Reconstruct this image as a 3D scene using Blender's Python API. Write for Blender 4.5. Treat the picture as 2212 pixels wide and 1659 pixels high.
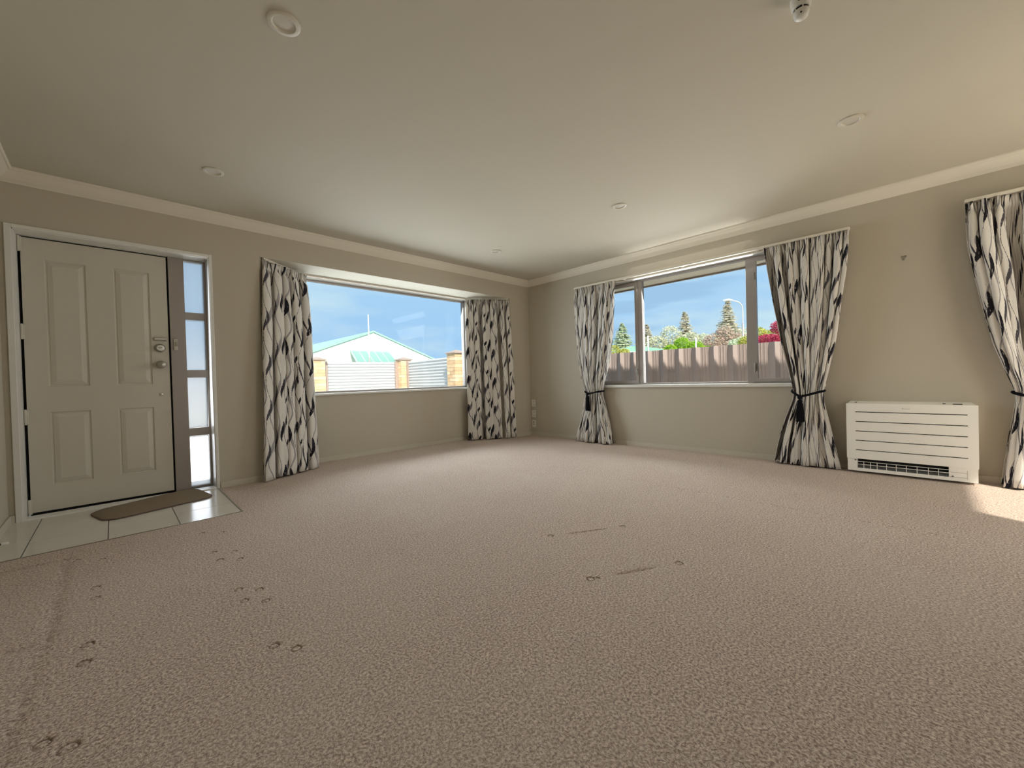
import bpy, bmesh, math, random
from mathutils import Vector, Matrix

for _o in list(bpy.data.objects):
    bpy.data.objects.remove(_o, do_unlink=True)
SC = bpy.context.scene
COL = SC.collection
PI = math.pi
R = math.radians

# ------------------------------------------------------------------ camera
W_PX, F_PX = 2212.0, 874.41
yaw, pitch, roll = R(45.46336), R(-0.69032), R(-1.62244)
fw = Vector((math.cos(yaw) * math.cos(pitch), math.sin(yaw) * math.cos(pitch), math.sin(pitch)))
rt0 = Vector((math.sin(yaw), -math.cos(yaw), 0))
up0 = rt0.cross(fw)
rt = rt0 * math.cos(roll) + up0 * math.sin(roll)
up = up0 * math.cos(roll) - rt0 * math.sin(roll)
cam_d = bpy.data.cameras.new('camera')
cam_d.sensor_width = 36.0
cam_d.lens = 36.0 * F_PX / W_PX
cam_d.clip_start = 0.02
cam_d.clip_end = 500
cam = bpy.data.objects.new('camera', cam_d)
COL.objects.link(cam)
cam.matrix_world = Matrix(((rt.x, up.x, -fw.x, -4.70331), (rt.y, up.y, -fw.y, -4.36376),
                           (rt.z, up.z, -fw.z, 0.88677), (0, 0, 0, 1)))
SC.camera = cam

# ------------------------------------------------------------------ render look
SC.view_settings.view_transform = 'Standard'
SC.view_settings.look = 'None'
SC.view_settings.gamma = 1.0
SC.view_settings.exposure = 0.0
SC.view_settings.use_curve_mapping = False
try:
    SC.cycles.use_denoising = True
    SC.cycles.use_adaptive_sampling = True
    SC.cycles.adaptive_threshold = 0.09
    SC.cycles.adaptive_min_samples = 20
    SC.cycles.use_light_tree = False
    SC.cycles.max_bounces = 7
    SC.cycles.diffuse_bounces = 5
    SC.cycles.transparent_max_bounces = 12
    SC.cycles.caustics_reflective = False
    SC.cycles.caustics_refractive = False
    SC.cycles.sample_clamp_indirect = 6.0
except Exception:
    pass

# ------------------------------------------------------------------ node helpers
class NT:
    def __init__(self, tree):
        self.t = tree
    def n(self, kind, **kw):
        nd = self.t.nodes.new(kind)
        for k, v in kw.items():
            setattr(nd, k, v)
        return nd
    def put(self, sock, v):
        if hasattr(v, 'is_output') or isinstance(v, bpy.types.NodeSocket):
            self.t.links.new(v, sock)
        else:
            sock.default_value = v
    def m(self, op, a, b=0.0, c=0.0, clamp=False):
        nd = self.n('ShaderNodeMath', operation=op)
        nd.use_clamp = clamp
        self.put(nd.inputs[0], a)
        self.put(nd.inputs[1], b)
        self.put(nd.inputs[2], c)
        return nd.outputs[0]
    def xyz(self, x, y, z=0.0):
        nd = self.n('ShaderNodeCombineXYZ')
        self.put(nd.inputs[0], x); self.put(nd.inputs[1], y); self.put(nd.inputs[2], z)
        return nd.outputs[0]
    def noise(self, vec, scale, detail=2.0, rough=0.5):
        nd = self.n('ShaderNodeTexNoise')
        if vec is not None:
            self.put(nd.inputs['Vector'], vec)
        nd.inputs['Scale'].default_value = scale
        nd.inputs['Detail'].default_value = detail
        nd.inputs['Roughness'].default_value = rough
        return nd.outputs['Fac']
    def ramp(self, fac, lo, hi):
        nd = self.n('ShaderNodeMapRange')
        nd.interpolation_type = 'SMOOTHSTEP'
        self.put(nd.inputs['Value'], fac)
        self.put(nd.inputs['From Min'], lo); self.put(nd.inputs['From Max'], hi)
        return nd.outputs['Result']
    def mix(self, fac, a, b):
        nd = self.n('ShaderNodeMix', data_type='RGBA')
        self.put(nd.inputs[0], fac)
        self.put(nd.inputs[6], a if not isinstance(a, tuple) else (*a[:3], 1))
        self.put(nd.inputs[7], b if not isinstance(b, tuple) else (*b[:3], 1))
        return nd.outputs[2]
    def mul(self, vec, s):
        nd = self.n('ShaderNodeVectorMath', operation='MULTIPLY')
        self.put(nd.inputs[0], vec); self.put(nd.inputs[1], s)
        return nd.outputs[0]
    def bump(self, h, strength, dist, normal=None):
        nd = self.n('ShaderNodeBump')
        self.put(nd.inputs['Height'], h)
        nd.inputs['Strength'].default_value = strength
        nd.inputs['Distance'].default_value = dist
        if normal is not None:
            self.put(nd.inputs['Normal'], normal)
        return nd.outputs['Normal']

MATS = {}
def pmat(name, col, rough=0.6, metal=0.0, spec=0.5, var=0.0, vscale=3.0, bump=0.0, bscale=80.0, bdist=0.002):
    """Principled material with slight procedural colour variation and fine relief."""
    if name in MATS:
        return MATS[name]
    mt = bpy.data.materials.new(name)
    mt.use_nodes = True
    nt = NT(mt.node_tree)
    b = mt.node_tree.nodes['Principled BSDF']
    b.inputs['Roughness'].default_value = rough
    b.inputs['Metallic'].default_value = metal
    b.inputs['Specular IOR Level'].default_value = spec
    b.inputs['Base Color'].default_value = (*col, 1)
    tc = nt.n('ShaderNodeTexCoord').outputs['Object']
    if var > 0:
        f = nt.noise(tc, vscale, 3.0)
        lo = tuple(c * (1 - var) for c in col)
        hi = tuple(min(1, c * (1 + var)) for c in col)
        nt.put(b.inputs['Base Color'], nt.mix(f, lo, hi))
    if bump > 0:
        nt.put(b.inputs['Normal'], nt.bump(nt.noise(tc, bscale, 2.0), bump, bdist))
    MATS[name] = mt
    return mt

# ------------------------------------------------------------------ world sky
world = bpy.data.worlds.new('sky')
SC.world = world
world.use_nodes = True
wt = NT(world.node_tree)
for nd in list(world.node_tree.nodes):
    world.node_tree.nodes.remove(nd)
gen = wt.n('ShaderNodeTexCoord').outputs['Generated']
sep = wt.n('ShaderNodeSeparateXYZ')
wt.put(sep.inputs[0], gen)
elev = sep.outputs[2]
base_sky = wt.mix(wt.ramp(elev, 0.0, 0.45), (0.37, 0.63, 0.95), (0.47, 0.73, 0.96))
cl1 = wt.noise(wt.mul(gen, (2.2, 2.2, 9.0)), 1.0, 4.0, 0.55)
cl2 = wt.noise(wt.mul(gen, (6.0, 6.0, 26.0)), 1.0, 3.0, 0.5)
clm = wt.m('ADD', wt.m('MULTIPLY', cl1, 0.7), wt.m('MULTIPLY', cl2, 0.3))
skyc = wt.mix(wt.ramp(clm, 0.40, 0.68), base_sky, (0.62, 0.82, 0.93))
skyc = wt.mix(wt.ramp(wt.noise(wt.mul(gen, (3.1, 3.1, 16.0)), 1.3, 2.0), 0.60, 0.72), skyc, (0.38, 0.60, 0.85))
bg = wt.n('ShaderNodeBackground')
wt.put(bg.inputs['Color'], skyc)
bg.inputs['Strength'].default_value = 1.0
wo = wt.n('ShaderNodeOutputWorld')
wt.t.links.new(bg.outputs[0], wo.inputs[0])

# ------------------------------------------------------------------ sun, daylight
def sun_lamp():
    d = bpy.data.lights.new('sun', 'SUN')
    d.energy = 6.4
    d.color = (1.0, 0.91, 0.76)
    d.angle = R(1.4)
    o = bpy.data.objects.new('sun', d)
    COL.objects.link(o)
    o.location = (-6, -14, 14)
    o.rotation_euler = Vector((-0.51, -1.0, 1.05)).to_track_quat('Z', 'Y').to_euler()
sun_lamp()
def daylight_fill(name, loc, direction, sx, sy, power, col):
    d = bpy.data.lights.new(name, 'AREA')
    d.shape = 'RECTANGLE'
    d.size, d.size_y = sx, sy
    d.energy = power
    d.color = col
    o = bpy.data.objects.new(name, d)
    COL.objects.link(o)
    o.location = loc
    o.rotation_euler = Vector(direction).to_track_quat('-Z', 'Z').to_euler()
# daylight lamps added to brighten the room, at the glazed doors of the end wall behind the camera and of the side wall
daylight_fill('fill_end_door', (-0.98, -6.05, 1.05), (0, 1, 0), 1.6, 2.0, 21, (1.0, 0.89, 0.70))
daylight_fill('fill_side_door', (0.05, -5.35, 1.05), (-1, 0, 0), 0.95, 2.0, 10, (1.0, 0.90, 0.74))
# daylight lamps added on top of the sky light, at the bay window, the side window and the sidelight
daylight_fill('fill_bay', (-2.03, 0.80, 1.42), (0, -1, -0.42), 2.5, 1.25, 68, (0.92, 0.975, 1.0))
daylight_fill('fill_side_window', (0.34, -2.46, 1.44), (-1, 0, -0.42), 2.55, 1.35, 55, (0.98, 0.98, 0.95))
daylight_fill('fill_sidelight', (-4.17, 0.14, 1.0), (0, -1, -0.10), 0.13, 1.9, 3, (0.92, 0.96, 1.0))

# ------------------------------------------------------------------ mesh helpers
class MB:
    """Collects shapes into ONE mesh."""
    def __init__(self):
        self.v, self.f = [], []
    def add(self, vs, fs):
        k = len(self.v)
        self.v += [tuple(p) for p in vs]
        self.f += [tuple(i + k for i in q) for q in fs]
        return self
    def box(self, x0, x1, y0, y1, z0, z1):
        x0, x1 = min(x0, x1), max(x0, x1); y0, y1 = min(y0, y1), max(y0, y1); z0, z1 = min(z0, z1), max(z0, z1)
        vs = [(x0, y0, z0), (x1, y0, z0), (x1, y1, z0), (x0, y1, z0), (x0, y0, z1), (x1, y0, z1), (x1, y1, z1), (x0, y1, z1)]
        return self.add(vs, [(0, 3, 2, 1), (4, 5, 6, 7), (0, 1, 5, 4), (1, 2, 6, 5), (2, 3, 7, 6), (3, 0, 4, 7)])
    def prism(self, poly, axis, a, b):
        """extrude polygon (2D list, counter-clockwise) along an axis from a to b"""
        def P(p, t):
            if axis == 'z': return (p[0], p[1], t)
            if axis == 'y': return (p[0], t, p[1])
            return (t, p[0], p[1])
        n = len(poly)
        vs = [P(p, a) for p in poly] + [P(p, b) for p in poly]
        fs = [tuple(range(n))[::-1], tuple(range(n, 2 * n))]
        fs += [(i, (i + 1) % n, n + (i + 1) % n, n + i) for i in range(n)]
        return self.add(vs, fs)
    def lathe(self, prof, c=(0, 0, 0), axis='z', n=28, cap=True):
        """prof: list of (radius, height) revolved about axis through c"""
        vs, fs = [], []
        for r, h in prof:
            for k in range(n):
                a = 2 * PI * k / n
                p = (r * math.cos(a), r * math.sin(a), h)
                if axis == 'x': p = (p[2], p[0], p[1])
                if axis == 'y': p = (p[0], p[2], p[1])
                vs.append((p[0] + c[0], p[1] + c[1], p[2] + c[2]))
        for j in range(len(prof) - 1):
            for k in range(n):
                a, b = j * n + k, j * n + (k + 1) % n
                fs.append((a, b, b + n, a + n))
        if cap:
            fs.append(tuple(range(n))[::-1])
            fs.append(tuple(range((len(prof) - 1) * n, len(prof) * n)))
        return self.add(vs, fs)
    def tube(self, pts, r, n=8, closed=False):
        pts = [Vector(p) for p in pts]
        m = len(pts)
        rr = r if isinstance(r, (list, tuple)) else [r] * m
        vs, fs = [], []
        prev = None
        for i, p in enumerate(pts):
            a = pts[(i - 1) % m] if (closed or i > 0) else p
            b = pts[(i + 1) % m] if (closed or i < m - 1) else p
            t = (b - a).normalized()
            if prev is None:
                u = t.orthogonal().normalized()
            else:
                u = (prev - t * prev.dot(t)).normalized()
            prev = u
            w = t.cross(u)
            for k in range(n):
                an = 2 * PI * k / n
                vs.append(p + (u * math.cos(an) + w * math.sin(an)) * rr[i])
        lim = m if closed else m - 1
        for i in range(lim):
            for k in range(n):
                a, b = i * n + k, i * n + (k + 1) % n
                c, d = ((i + 1) % m) * n + (k + 1) % n, ((i + 1) % m) * n + k
                fs.append((a, b, c, d))
        if not closed:
            fs.append(tuple(range(n))[::-1])
            fs.append(tuple(range((m - 1) * n, m * n)))
        return self.add(vs, fs)
    def build(self, name, mat, parent=None, smooth=False, bevel=0.0, seg=2, kind=None):
        me = bpy.data.meshes.new(name)
        me.from_pydata(self.v, [], self.f)
        bm = bmesh.new()
        bm.from_mesh(me)
        bmesh.ops.recalc_face_normals(bm, faces=bm.faces)
        bm.to_mesh(me)
        bm.free()
        me.materials.append(mat)
        if smooth:
            for p in me.polygons:
                p.use_smooth = True
        o = bpy.data.objects.new(name, me)
        COL.objects.link(o)
        if parent is not None:
            o.parent = parent
        if bevel > 0:
            md = o.modifiers.new('bevel', 'BEVEL')
            md.width = bevel
            md.segments = seg
            md.limit_method = 'ANGLE'
            md.angle_limit = R(40)
        if smooth:
            try:
                me.set_sharp_from_angle(angle=R(45))
            except Exception:
                pass
        if kind:
            o['kind'] = kind
        return o

def tag(o, label, cat, group=None, kind=None):
    o['label'] = label
    o['category'] = cat
    if group: o['group'] = group
    if kind: o['kind'] = kind
    return o
def thing(name, loc, label, cat, group=None, kind=None):
    o = bpy.data.objects.new(name, None)
    o.empty_display_size = 0.05
    COL.objects.link(o)
    o.location = loc
    return tag(o, label, cat, group, kind)
def local(o, mb):
    """shift a mesh builder's coordinates into the frame of Empty o (unrotated)"""
    l = o.location
    mb.v = [(p[0] - l.x, p[1] - l.y, p[2] - l.z) for p in mb.v]
    return mb
def smooth01(t):
    t = max(0.0, min(1.0, t))
    return t * t * (3 - 2 * t)
def interp(z, pts):
    """piecewise smooth interpolation of (z, value) points, z descending or ascending"""
    pts = sorted(pts)
    if z <= pts[0][0]: return pts[0][1]
    for (a, va), (b, vb) in zip(pts, pts[1:]):
        if z <= b:
            # Catmull-like monotone blend
            t = (z - a) / (b - a)
            return va + (vb - va) * t
    return pts[-1][1]

# ------------------------------------------------------------------ materials
M_WALL = pmat('wall_paint', (0.555, 0.505, 0.415), 0.75, spec=0.3, var=0.03, vscale=1.5, bump=0.12, bscale=220, bdist=0.001)
M_CEIL = pmat('ceiling_paint', (0.605, 0.570, 0.480), 0.8, spec=0.2, var=0.015, vscale=1.2)
M_TRIM = pmat('trim_paint', (0.80, 0.75, 0.65), 0.45, spec=0.4)
M_SKIRT = pmat('skirting_paint', (0.60, 0.555, 0.465), 0.5, spec=0.4)
M_WHITE = pmat('white_gloss_paint', (0.80, 0.79, 0.75), 0.35, spec=0.5)
M_DOOR = pmat('door_paint', (0.62, 0.58, 0.50), 0.5, spec=0.4, bump=0.05, bscale=90)
M_ALU = pmat('taupe_aluminium', (0.385, 0.345, 0.32), 0.45, metal=0.1, spec=0.5)
M_DARK = pmat('door_gap_shade', (0.015, 0.013, 0.016), 0.8)
M_CHROME = pmat('chrome', (0.75, 0.74, 0.70), 0.22, metal=1.0)
M_NICKEL = pmat('satin_nickel', (0.42, 0.40, 0.36), 0.32, metal=1.0)
M_TILE = pmat('glazed_tile', (0.68, 0.65, 0.58), 0.18, spec=0.5, var=0.06, vscale=4.0)
M_GROUT = pmat('grout', (0.20, 0.18, 0.16), 0.9)
M_MAT = pmat('doormat_pile', (0.26, 0.205, 0.14), 0.95, spec=0.1, var=0.25, vscale=160, bump=0.6, bscale=260, bdist=0.004)
M_PLASTIC = pmat('white_plastic', (0.80, 0.79, 0.74), 0.35, spec=0.5)
M_HEAT = pmat('heater_white_plastic', (0.95, 0.93, 0.875), 0.4, spec=0.45)
M_BLACK = pmat('black_cord', (0.008, 0.008, 0.011), 0.9, spec=0.1, bump=0.4, bscale=300)
M_VOID = pmat('dark_interior', (0.01, 0.01, 0.012), 0.9)

def glass_mat(name, tint, frosted=False):
    mt = bpy.data.materials.new(name)
    mt.use_nodes = True
    t = mt.node_tree
    for nd in list(t.nodes): t.nodes.remove(nd)
    nt = NT(t)
    out = nt.n('ShaderNodeOutputMaterial')
    if frosted:
        tr = nt.n('ShaderNodeBsdfTranslucent'); tr.inputs[0].default_value = (*tint, 1)
        cl = nt.n('ShaderNodeBsdfRefraction'); cl.inputs[0].default_value = (*tint, 1)
        cl.inputs['Roughness'].default_value = 0.85; cl.inputs['IOR'].default_value = 1.15
        mx = nt.n('ShaderNodeMixShader'); mx.inputs[0].default_value = 0.80
        t.links.new(tr.outputs[0], mx.inputs[1]); t.links.new(cl.outputs[0], mx.inputs[2])
        body = mx
    else:
        body = nt.n('ShaderNodeBsdfTransparent'); body.inputs[0].default_value = (*tint, 1)
    gl = nt.n('ShaderNodeBsdfGlossy'); gl.inputs['Roughness'].default_value = 0.25 if frosted else 0.01
    fr = nt.n('ShaderNodeFresnel'); fr.inputs[0].default_value = 1.18
    m2 = nt.n('ShaderNodeMixShader')
    t.links.new(fr.outputs[0], m2.inputs[0]); t.links.new(body.outputs[0], m2.inputs[1]); t.links.new(gl.outputs[0], m2.inputs[2])
    t.links.new(m2.outputs[0], out.inputs[0])
    return mt
M_GLASS = glass_mat('clear_glass', (0.97, 0.985, 0.985))
M_FROST = glass_mat('frosted_glass', (0.97, 0.97, 0.99), True)

def carpet_mat():
    mt = bpy.data.materials.new('beige_carpet')
    mt.use_nodes = True
    nt = NT(mt.node_tree)
    b = mt.node_tree.nodes['Principled BSDF']
    b.inputs['Roughness'].default_value = 0.95
    b.inputs['Specular IOR Level'].default_value = 0.1
    pos = nt.n('ShaderNodeTexCoord').outputs['Object']
    warp = nt.n('ShaderNodeVectorMath', operation='ADD')
    wn = nt.n('ShaderNodeTexNoise'); nt.put(wn.inputs['Vector'], pos); wn.inputs['Scale'].default_value = 60
    nt.put(warp.inputs[0], pos)
    nt.put(warp.inputs[1], nt.mul(wn.outputs['Color'], (0.012, 0.012, 0.0)))
    loops = nt.noise(warp.outputs[0], 125.0, 4.0, 0.68)
    tuft = nt.noise(pos, 75.0, 2.0)
    big = nt.noise(pos, 1.3, 3.0, 0.6)
    mid = nt.noise(nt.mul(pos, (1.0, 2.6, 1.0)), 7.0, 3.0, 0.6)
    h = nt.m('ADD', nt.m('MULTIPLY', loops, 0.75), nt.m('MULTIPLY', tuft, 0.35))
    c = nt.mix(nt.ramp(loops, 0.32, 0.66), (0.335, 0.232, 0.195), (0.91, 0.78, 0.685))
    c = nt.mix(nt.m('MULTIPLY', nt.ramp(big, 0.35, 0.75), 0.22), c, (0.78, 0.70, 0.61))
    c = nt.mix(nt.m('MULTIPLY', nt.ramp(mid, 0.45, 0.8), 0.18), c, (0.48, 0.38, 0.31))
    at = nt.n('ShaderNodeAttribute'); at.attribute_name = 'dent_shade'
    c = nt.mix(at.outputs['Fac'], c, (0.17, 0.115, 0.09))  # dents darkened: shade and pressed pile painted into the colour
    nt.put(b.inputs['Base Color'], c)
    nt.put(b.inputs['Normal'], nt.bump(h, 1.0, 0.010))
    return mt
M_CARPET = carpet_mat()

def curtain_mat():
    mt = bpy.data.materials.new('printed_curtain_fabric')
    mt.use_nodes = True
    t = mt.node_tree
    nt = NT(t)
    b = t.nodes['Principled BSDF']
    b.inputs['Roughness'].default_value = 0.85
    b.inputs['Specular IOR Level'].default_value = 0.15
    uv = nt.n('ShaderNodeUVMap'); uv.uv_map = 'cloth'
    sp = nt.n('ShaderNodeSeparateXYZ'); nt.put(sp.inputs[0], uv.outputs[0])
    u, v = nt.m('MULTIPLY', sp.outputs[0], 1.85), sp.outputs[1]
    rough = nt.m('MULTIPLY', nt.m('SUBTRACT', nt.noise(nt.xyz(nt.m('MULTIPLY', u, 130.0), nt.m('MULTIPLY', v, 60.0)), 1.0, 2.0, 0.6), 0.5), 0.009)
    REP, VP = 0.30, 0.42
    vv = nt.m('ADD', nt.m('MULTIPLY', v, 2 * PI / VP), nt.m('MULTIPLY', u, 7.3))
    def wave(ph, k=1.0):
        return nt.m('SINE', nt.m('ADD', nt.m('MULTIPLY', vv, k), ph))
    def stroke(c0, amp, ph, amp2, ph2, w0, w1, chi, power, kw=1.0):
        '''one printed brush line: centre wanders with height, width swells and pinches once per repeat'''
        uc = nt.m('ADD', nt.m('MULTIPLY', wave(ph), amp), nt.m('MULTIPLY', wave(ph2, 2.0), amp2))
        q = nt.m('ADD', nt.m('SUBTRACT', nt.m('SUBTRACT', u, uc), c0 - REP / 2), 30 * REP)
        d = nt.m('ABSOLUTE', nt.m('SUBTRACT', nt.m('MODULO', q, REP), REP / 2))
        sw = nt.m('POWER', nt.m('MAXIMUM', wave(chi, kw), 0.0), power)
        w = nt.m('ADD', w0, nt.m('MULTIPLY', sw, w1))
        return nt.ramp(nt.m('ADD', nt.m('SUBTRACT', w, d), rough), -0.0006, 0.0018)
    GREY, MIDG, DARK, INK = (0.36, 0.345, 0.35), (0.20, 0.185, 0.195), (0.075, 0.068, 0.080), (0.018, 0.016, 0.024)
    dry = nt.ramp(nt.noise(nt.xyz(nt.m('MULTIPLY', u, 95.0), nt.m('MULTIPLY', v, 17.0), 3.0), 1.0, 3.0, 0.65), 0.30, 0.42)
    def ink(mask):
        return nt.m('MULTIPLY', mask, dry)
    c = nt.mix(nt.m('MULTIPLY', nt.ramp(nt.noise(nt.xyz(nt.m('MULTIPLY', u, 14.0), nt.m('MULTIPLY', v, 3.0), 8.0), 1.0, 2.0), .45, .7), .35), (0.79, 0.755, 0.705), (0.55, 0.52, 0.495))
    c = nt.mix(stroke(.085, .022, PI, .003, .4, .0064, .0090, 1.0, .8), c, GREY)
    c = nt.mix(stroke(.165, .024, 2.6, .003, 1.9, .0060, .0092, 4.0, .8), c, GREY)
    c = nt.mix(stroke(.262, .024, .3, .003, 3.0, .0050, .0088, 2.2, .8), c, MIDG)
    c = nt.mix(ink(stroke(.126, .020, 4.4, .003, .9, .0026, .0095, 5.2, .7)), c, DARK)
    c = nt.mix(ink(stroke(.020, .022, 2.0, .004, 2.2, .0020, .0095, .2, .9)), c, DARK)
    c = nt.mix(ink(stroke(.225, .016, 1.2, .005, 4.0, -.0015, .0180, 3.4, .45)), c, INK)
    c = nt.mix(ink(stroke(.055, .019, .0, .005, .6, -.0005, .0190, .9, .45)), c, INK)
    c = nt.mix(ink(stroke(.275, .012, 3.3, .006, .2, -.0060, .0175, 1.6, .7, 2.0)), c, INK)
    nt.put(b.inputs['Base Color'], c)
    nt.put(b.inputs['Normal'], nt.bump(nt.noise(nt.mul(uv.outputs[0], (900.0, 900.0, 1.0)), 1.0, 1.0), 0.15, 0.0006))
    tr = nt.n('ShaderNodeBsdfTranslucent'); nt.put(tr.inputs[0], c)
    mx = nt.n('ShaderNodeMixShader'); mx.inputs[0].default_value = 0.04
    out = t.nodes['Material Output']
    t.links.new(b.outputs[0], mx.inputs[1]); t.links.new(tr.outputs[0], mx.inputs[2]); t.links.new(mx.outputs[0], out.inputs[0])
    return mt
M_CURTAIN = curtain_mat()

# ================================================================== STRUCTURE
XL, YB, ZC = -5.235, -6.0, 2.41      # side wall, end wall, ceiling height

# ---- carpet floor with furniture dents
def carpet_floor():
    RINGS = [(-2.974, -2.883, .024), (-2.587, -3.11, .024), (-3.233, -3.328, .026), (-3.205, -3.345, .012), (-2.831, -3.548, .026),
             (-4.339, -2.248, .022), (-4.275, -2.318, .022), (-4.342, -2.377, .022), (-4.28, -2.444, .022),
             (-4.289, -2.869, .024), (-4.338, -2.797, .024), (-4.795, -2.299, .026), (-4.799, -2.429, .026),
             (-4.858, -2.793, .026), (-4.81, -2.858, .030), (-4.347, -1.263, .024), (-4.259, -1.341, .024),
             (-4.347, -1.669, .022), (-4.266, -1.743, .022), (-4.339, -1.813, .022), (-4.265, -1.88, .022),
             (-4.789, -1.73, .024), (-4.786, -1.865, .024), (-4.773, -1.319, .022), (-4.869, -1.229, .022)]
    LINES = [((-2.90, -2.93), (-2.66, -3.07), .006), ((-3.15, -3.375), (-2.92, -3.50), .008)]
    GROOVES = [((-1.585, -2.70), (-1.625, -4.50), .010, .0035, 0.05), ((-1.57, -1.2), (-1.585, -2.70), .010, .002, 0.03),
               ((-5.22, -1.145), (-4.905, -1.155), .016, .005, .38), ((-4.905, -1.155), (-4.895, -2.16), .022, .004, .17),
               ((-5.22, -2.14), (-4.895, -2.16), .014, .005, .34), ((-4.905, -2.2), (-4.93, -2.95), .02, .003, .15),
               ((-5.2, -2.6), (-4.93, -2.55), .012, .003, .2)]
    def seg(p, a, b):
        ax, ay = a; bx, by = b
        dx, dy = bx - ax, by - ay
        t = max(0, min(1, ((p[0] - ax) * dx + (p[1] - ay) * dy) / (dx * dx + dy * dy)))
        return math.hypot(p[0] - ax - t * dx, p[1] - ay - t * dy), t
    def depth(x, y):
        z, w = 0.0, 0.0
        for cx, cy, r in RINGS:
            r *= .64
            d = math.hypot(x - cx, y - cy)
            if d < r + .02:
                # flattened disc with a sharper rim, deeper and painted darker on the far side
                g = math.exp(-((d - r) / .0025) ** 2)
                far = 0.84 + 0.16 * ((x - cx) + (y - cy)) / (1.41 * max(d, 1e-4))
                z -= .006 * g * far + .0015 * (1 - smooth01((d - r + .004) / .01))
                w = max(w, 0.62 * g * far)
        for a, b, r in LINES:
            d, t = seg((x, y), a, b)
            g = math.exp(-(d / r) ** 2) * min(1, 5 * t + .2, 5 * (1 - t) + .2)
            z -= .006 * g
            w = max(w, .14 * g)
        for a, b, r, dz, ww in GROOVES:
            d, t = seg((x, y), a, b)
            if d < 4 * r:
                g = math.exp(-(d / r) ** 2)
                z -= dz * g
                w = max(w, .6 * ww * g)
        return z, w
    def near(x0, y0, s):
        cx, cy = x0 + s / 2, y0 + s / 2
        h = s * 0.75
        for a, b, r in RINGS:
            if abs(a - cx) < s / 2 + r + .012 and abs(b - cy) < s / 2 + r + .012: return 40
        for a, b, r in LINES:
            if seg((cx, cy), a, b)[0] < h + .02: return 20
        for g in GROOVES:
            if seg((cx, cy), g[0], g[1])[0] < h + .03: return 10
        return 1
    vs, fs, dent_shade = [], [], []
    S = 0.1
    def cell(x0, x1, y0, y1):
        k = near(x0, y0, max(x1 - x0, y1 - y0))
        base = len(vs)
        for j in range(k + 1):
            for i in range(k + 1):
                x = x0 + (x1 - x0) * i / k; y = y0 + (y1 - y0) * j / k
                if k == 1: z, w = 0.0, 0.0
                else: z, w = depth(x, y)
                vs.append((x, y, z)); dent_shade.append(w)
        for j in range(k):
            for i in range(k):
                a = base + j * (k + 1) + i
                fs.append((a, a + 1, a + k + 2, a + k + 1))
    def fill(x0, x1, y0, y1):
        nx, ny = max(1, round((x1 - x0) / S)), max(1, round((y1 - y0) / S))
        for i in range(nx):
            for j in range(ny):
                cell(x0 + (x1 - x0) * i / nx, x0 + (x1 - x0) * (i + 1) / nx, y0 + (y1 - y0) * j / ny, y0 + (y1 - y0) * (j + 1) / ny)
    fill(XL - .05, -4.08, YB - .05, -0.952)
    fill(-4.08, 0.05, YB - .05, -0.952)
    fill(-4.08, 0.05, -0.952, 0.02)
    fill(-3.75, -0.36, 0.02, 0.50)
    me = bpy.data.meshes.new('floor')
    me.from_pydata(vs, [], fs)
    at = me.attributes.new('dent_shade', 'FLOAT', 'POINT')
    at.data.foreach_set('value', dent_shade)
    for p in me.polygons: p.use_smooth = True
    me.materials.append(M_CARPET)
    o = bpy.data.objects.new('floor', me)
    COL.objects.link(o)
    tag(o, 'beige looped pile carpet with furniture dents across the room floor', 'floor', kind='structure')
carpet_floor()
tag(MB().box(XL - .3, .2, YB - .2, .7, -.2, -.045).build('floor_slab', pmat('concrete_slab', (.4, .4, .38), .9)),
    'grey concrete floor slab under the carpet', 'floor slab', kind='structure')

# ---- tiled entry
t = thing('floor_entry', (-4.65, -.47, 0), 'square beige glazed floor tiles in the entry before the front door', 'tiled floor', kind='structure')
local(t, MB().box(XL, -4.075, -.955, .02, -.04, -.004)).build('grout_bed', M_GROUT, t)
xs = [XL, -5.087, -4.753, -4.418, -4.078]
ys = [-.952, -.645, -.305, 0.0]
for i in range(4):
    for j in range(3):
        g = .0022
        gy = .0008
        local(t, MB().box(xs[i] + g, xs[i + 1] - g, ys[j] + gy, ys[j + 1] - gy, -.03, .002 - .0005 * ((i + j) % 2))).build('tile', M_TILE, t, bevel=.0012, seg=1)
local(t, MB().box(-4.079, -4.072, -.955, 0, -.03, .004)).build('edge_strip', M_NICKEL, t)
local(t, MB().box(XL, -4.072, -.958, -.951, -.03, .003)).build('edge_strip', M_NICKEL, t)

# ---- ceiling
tag(MB().box(XL - .2, .2, YB - .2, .25, ZC, ZC + .10).build('ceiling', M_CEIL), 'plain warm white ceiling with recessed lights', 'ceiling', kind='structure')

# ---- walls
BX0, BX1, BZ = -3.70, -0.40, 2.108        # bay opening in the wall with the front door
DX0, DX1, DZ = -5.172, -4.082, 2.022      # front door opening
mb = MB()
mb.box(XL - .2, DX0, 0, .25, -.05, ZC + .05)
mb.box(DX0, DX1, 0, .25, DZ, ZC + .05)
mb.box(DX1, BX0, 0, .25, -.05, ZC + .05)
mb.box(BX0, BX1, 0, .25, BZ, ZC + .05)
mb.box(BX1, .2, 0, .25, -.05, ZC + .05)
tag(mb.build('wall_left', M_WALL), 'taupe painted wall with the front door and the bay recess', 'wall', kind='structure')
WY0, WY1, WZ0, WZ1 = -3.70, -1.22, .745, 2.107   # side window opening
CY0, CY1, CZ = -5.85, -4.85, 2.08                # glazed side door opening
mb = MB()
mb.box(0, .2, WY1, .25, -.05, ZC + .05)
mb.box(0, .2, WY0, WY1, -.05, WZ0)
mb.box(0, .2, WY0, WY1, WZ1, ZC + .05)
mb.box(0, .2, CY1, WY0, -.05, ZC + .05)
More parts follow.
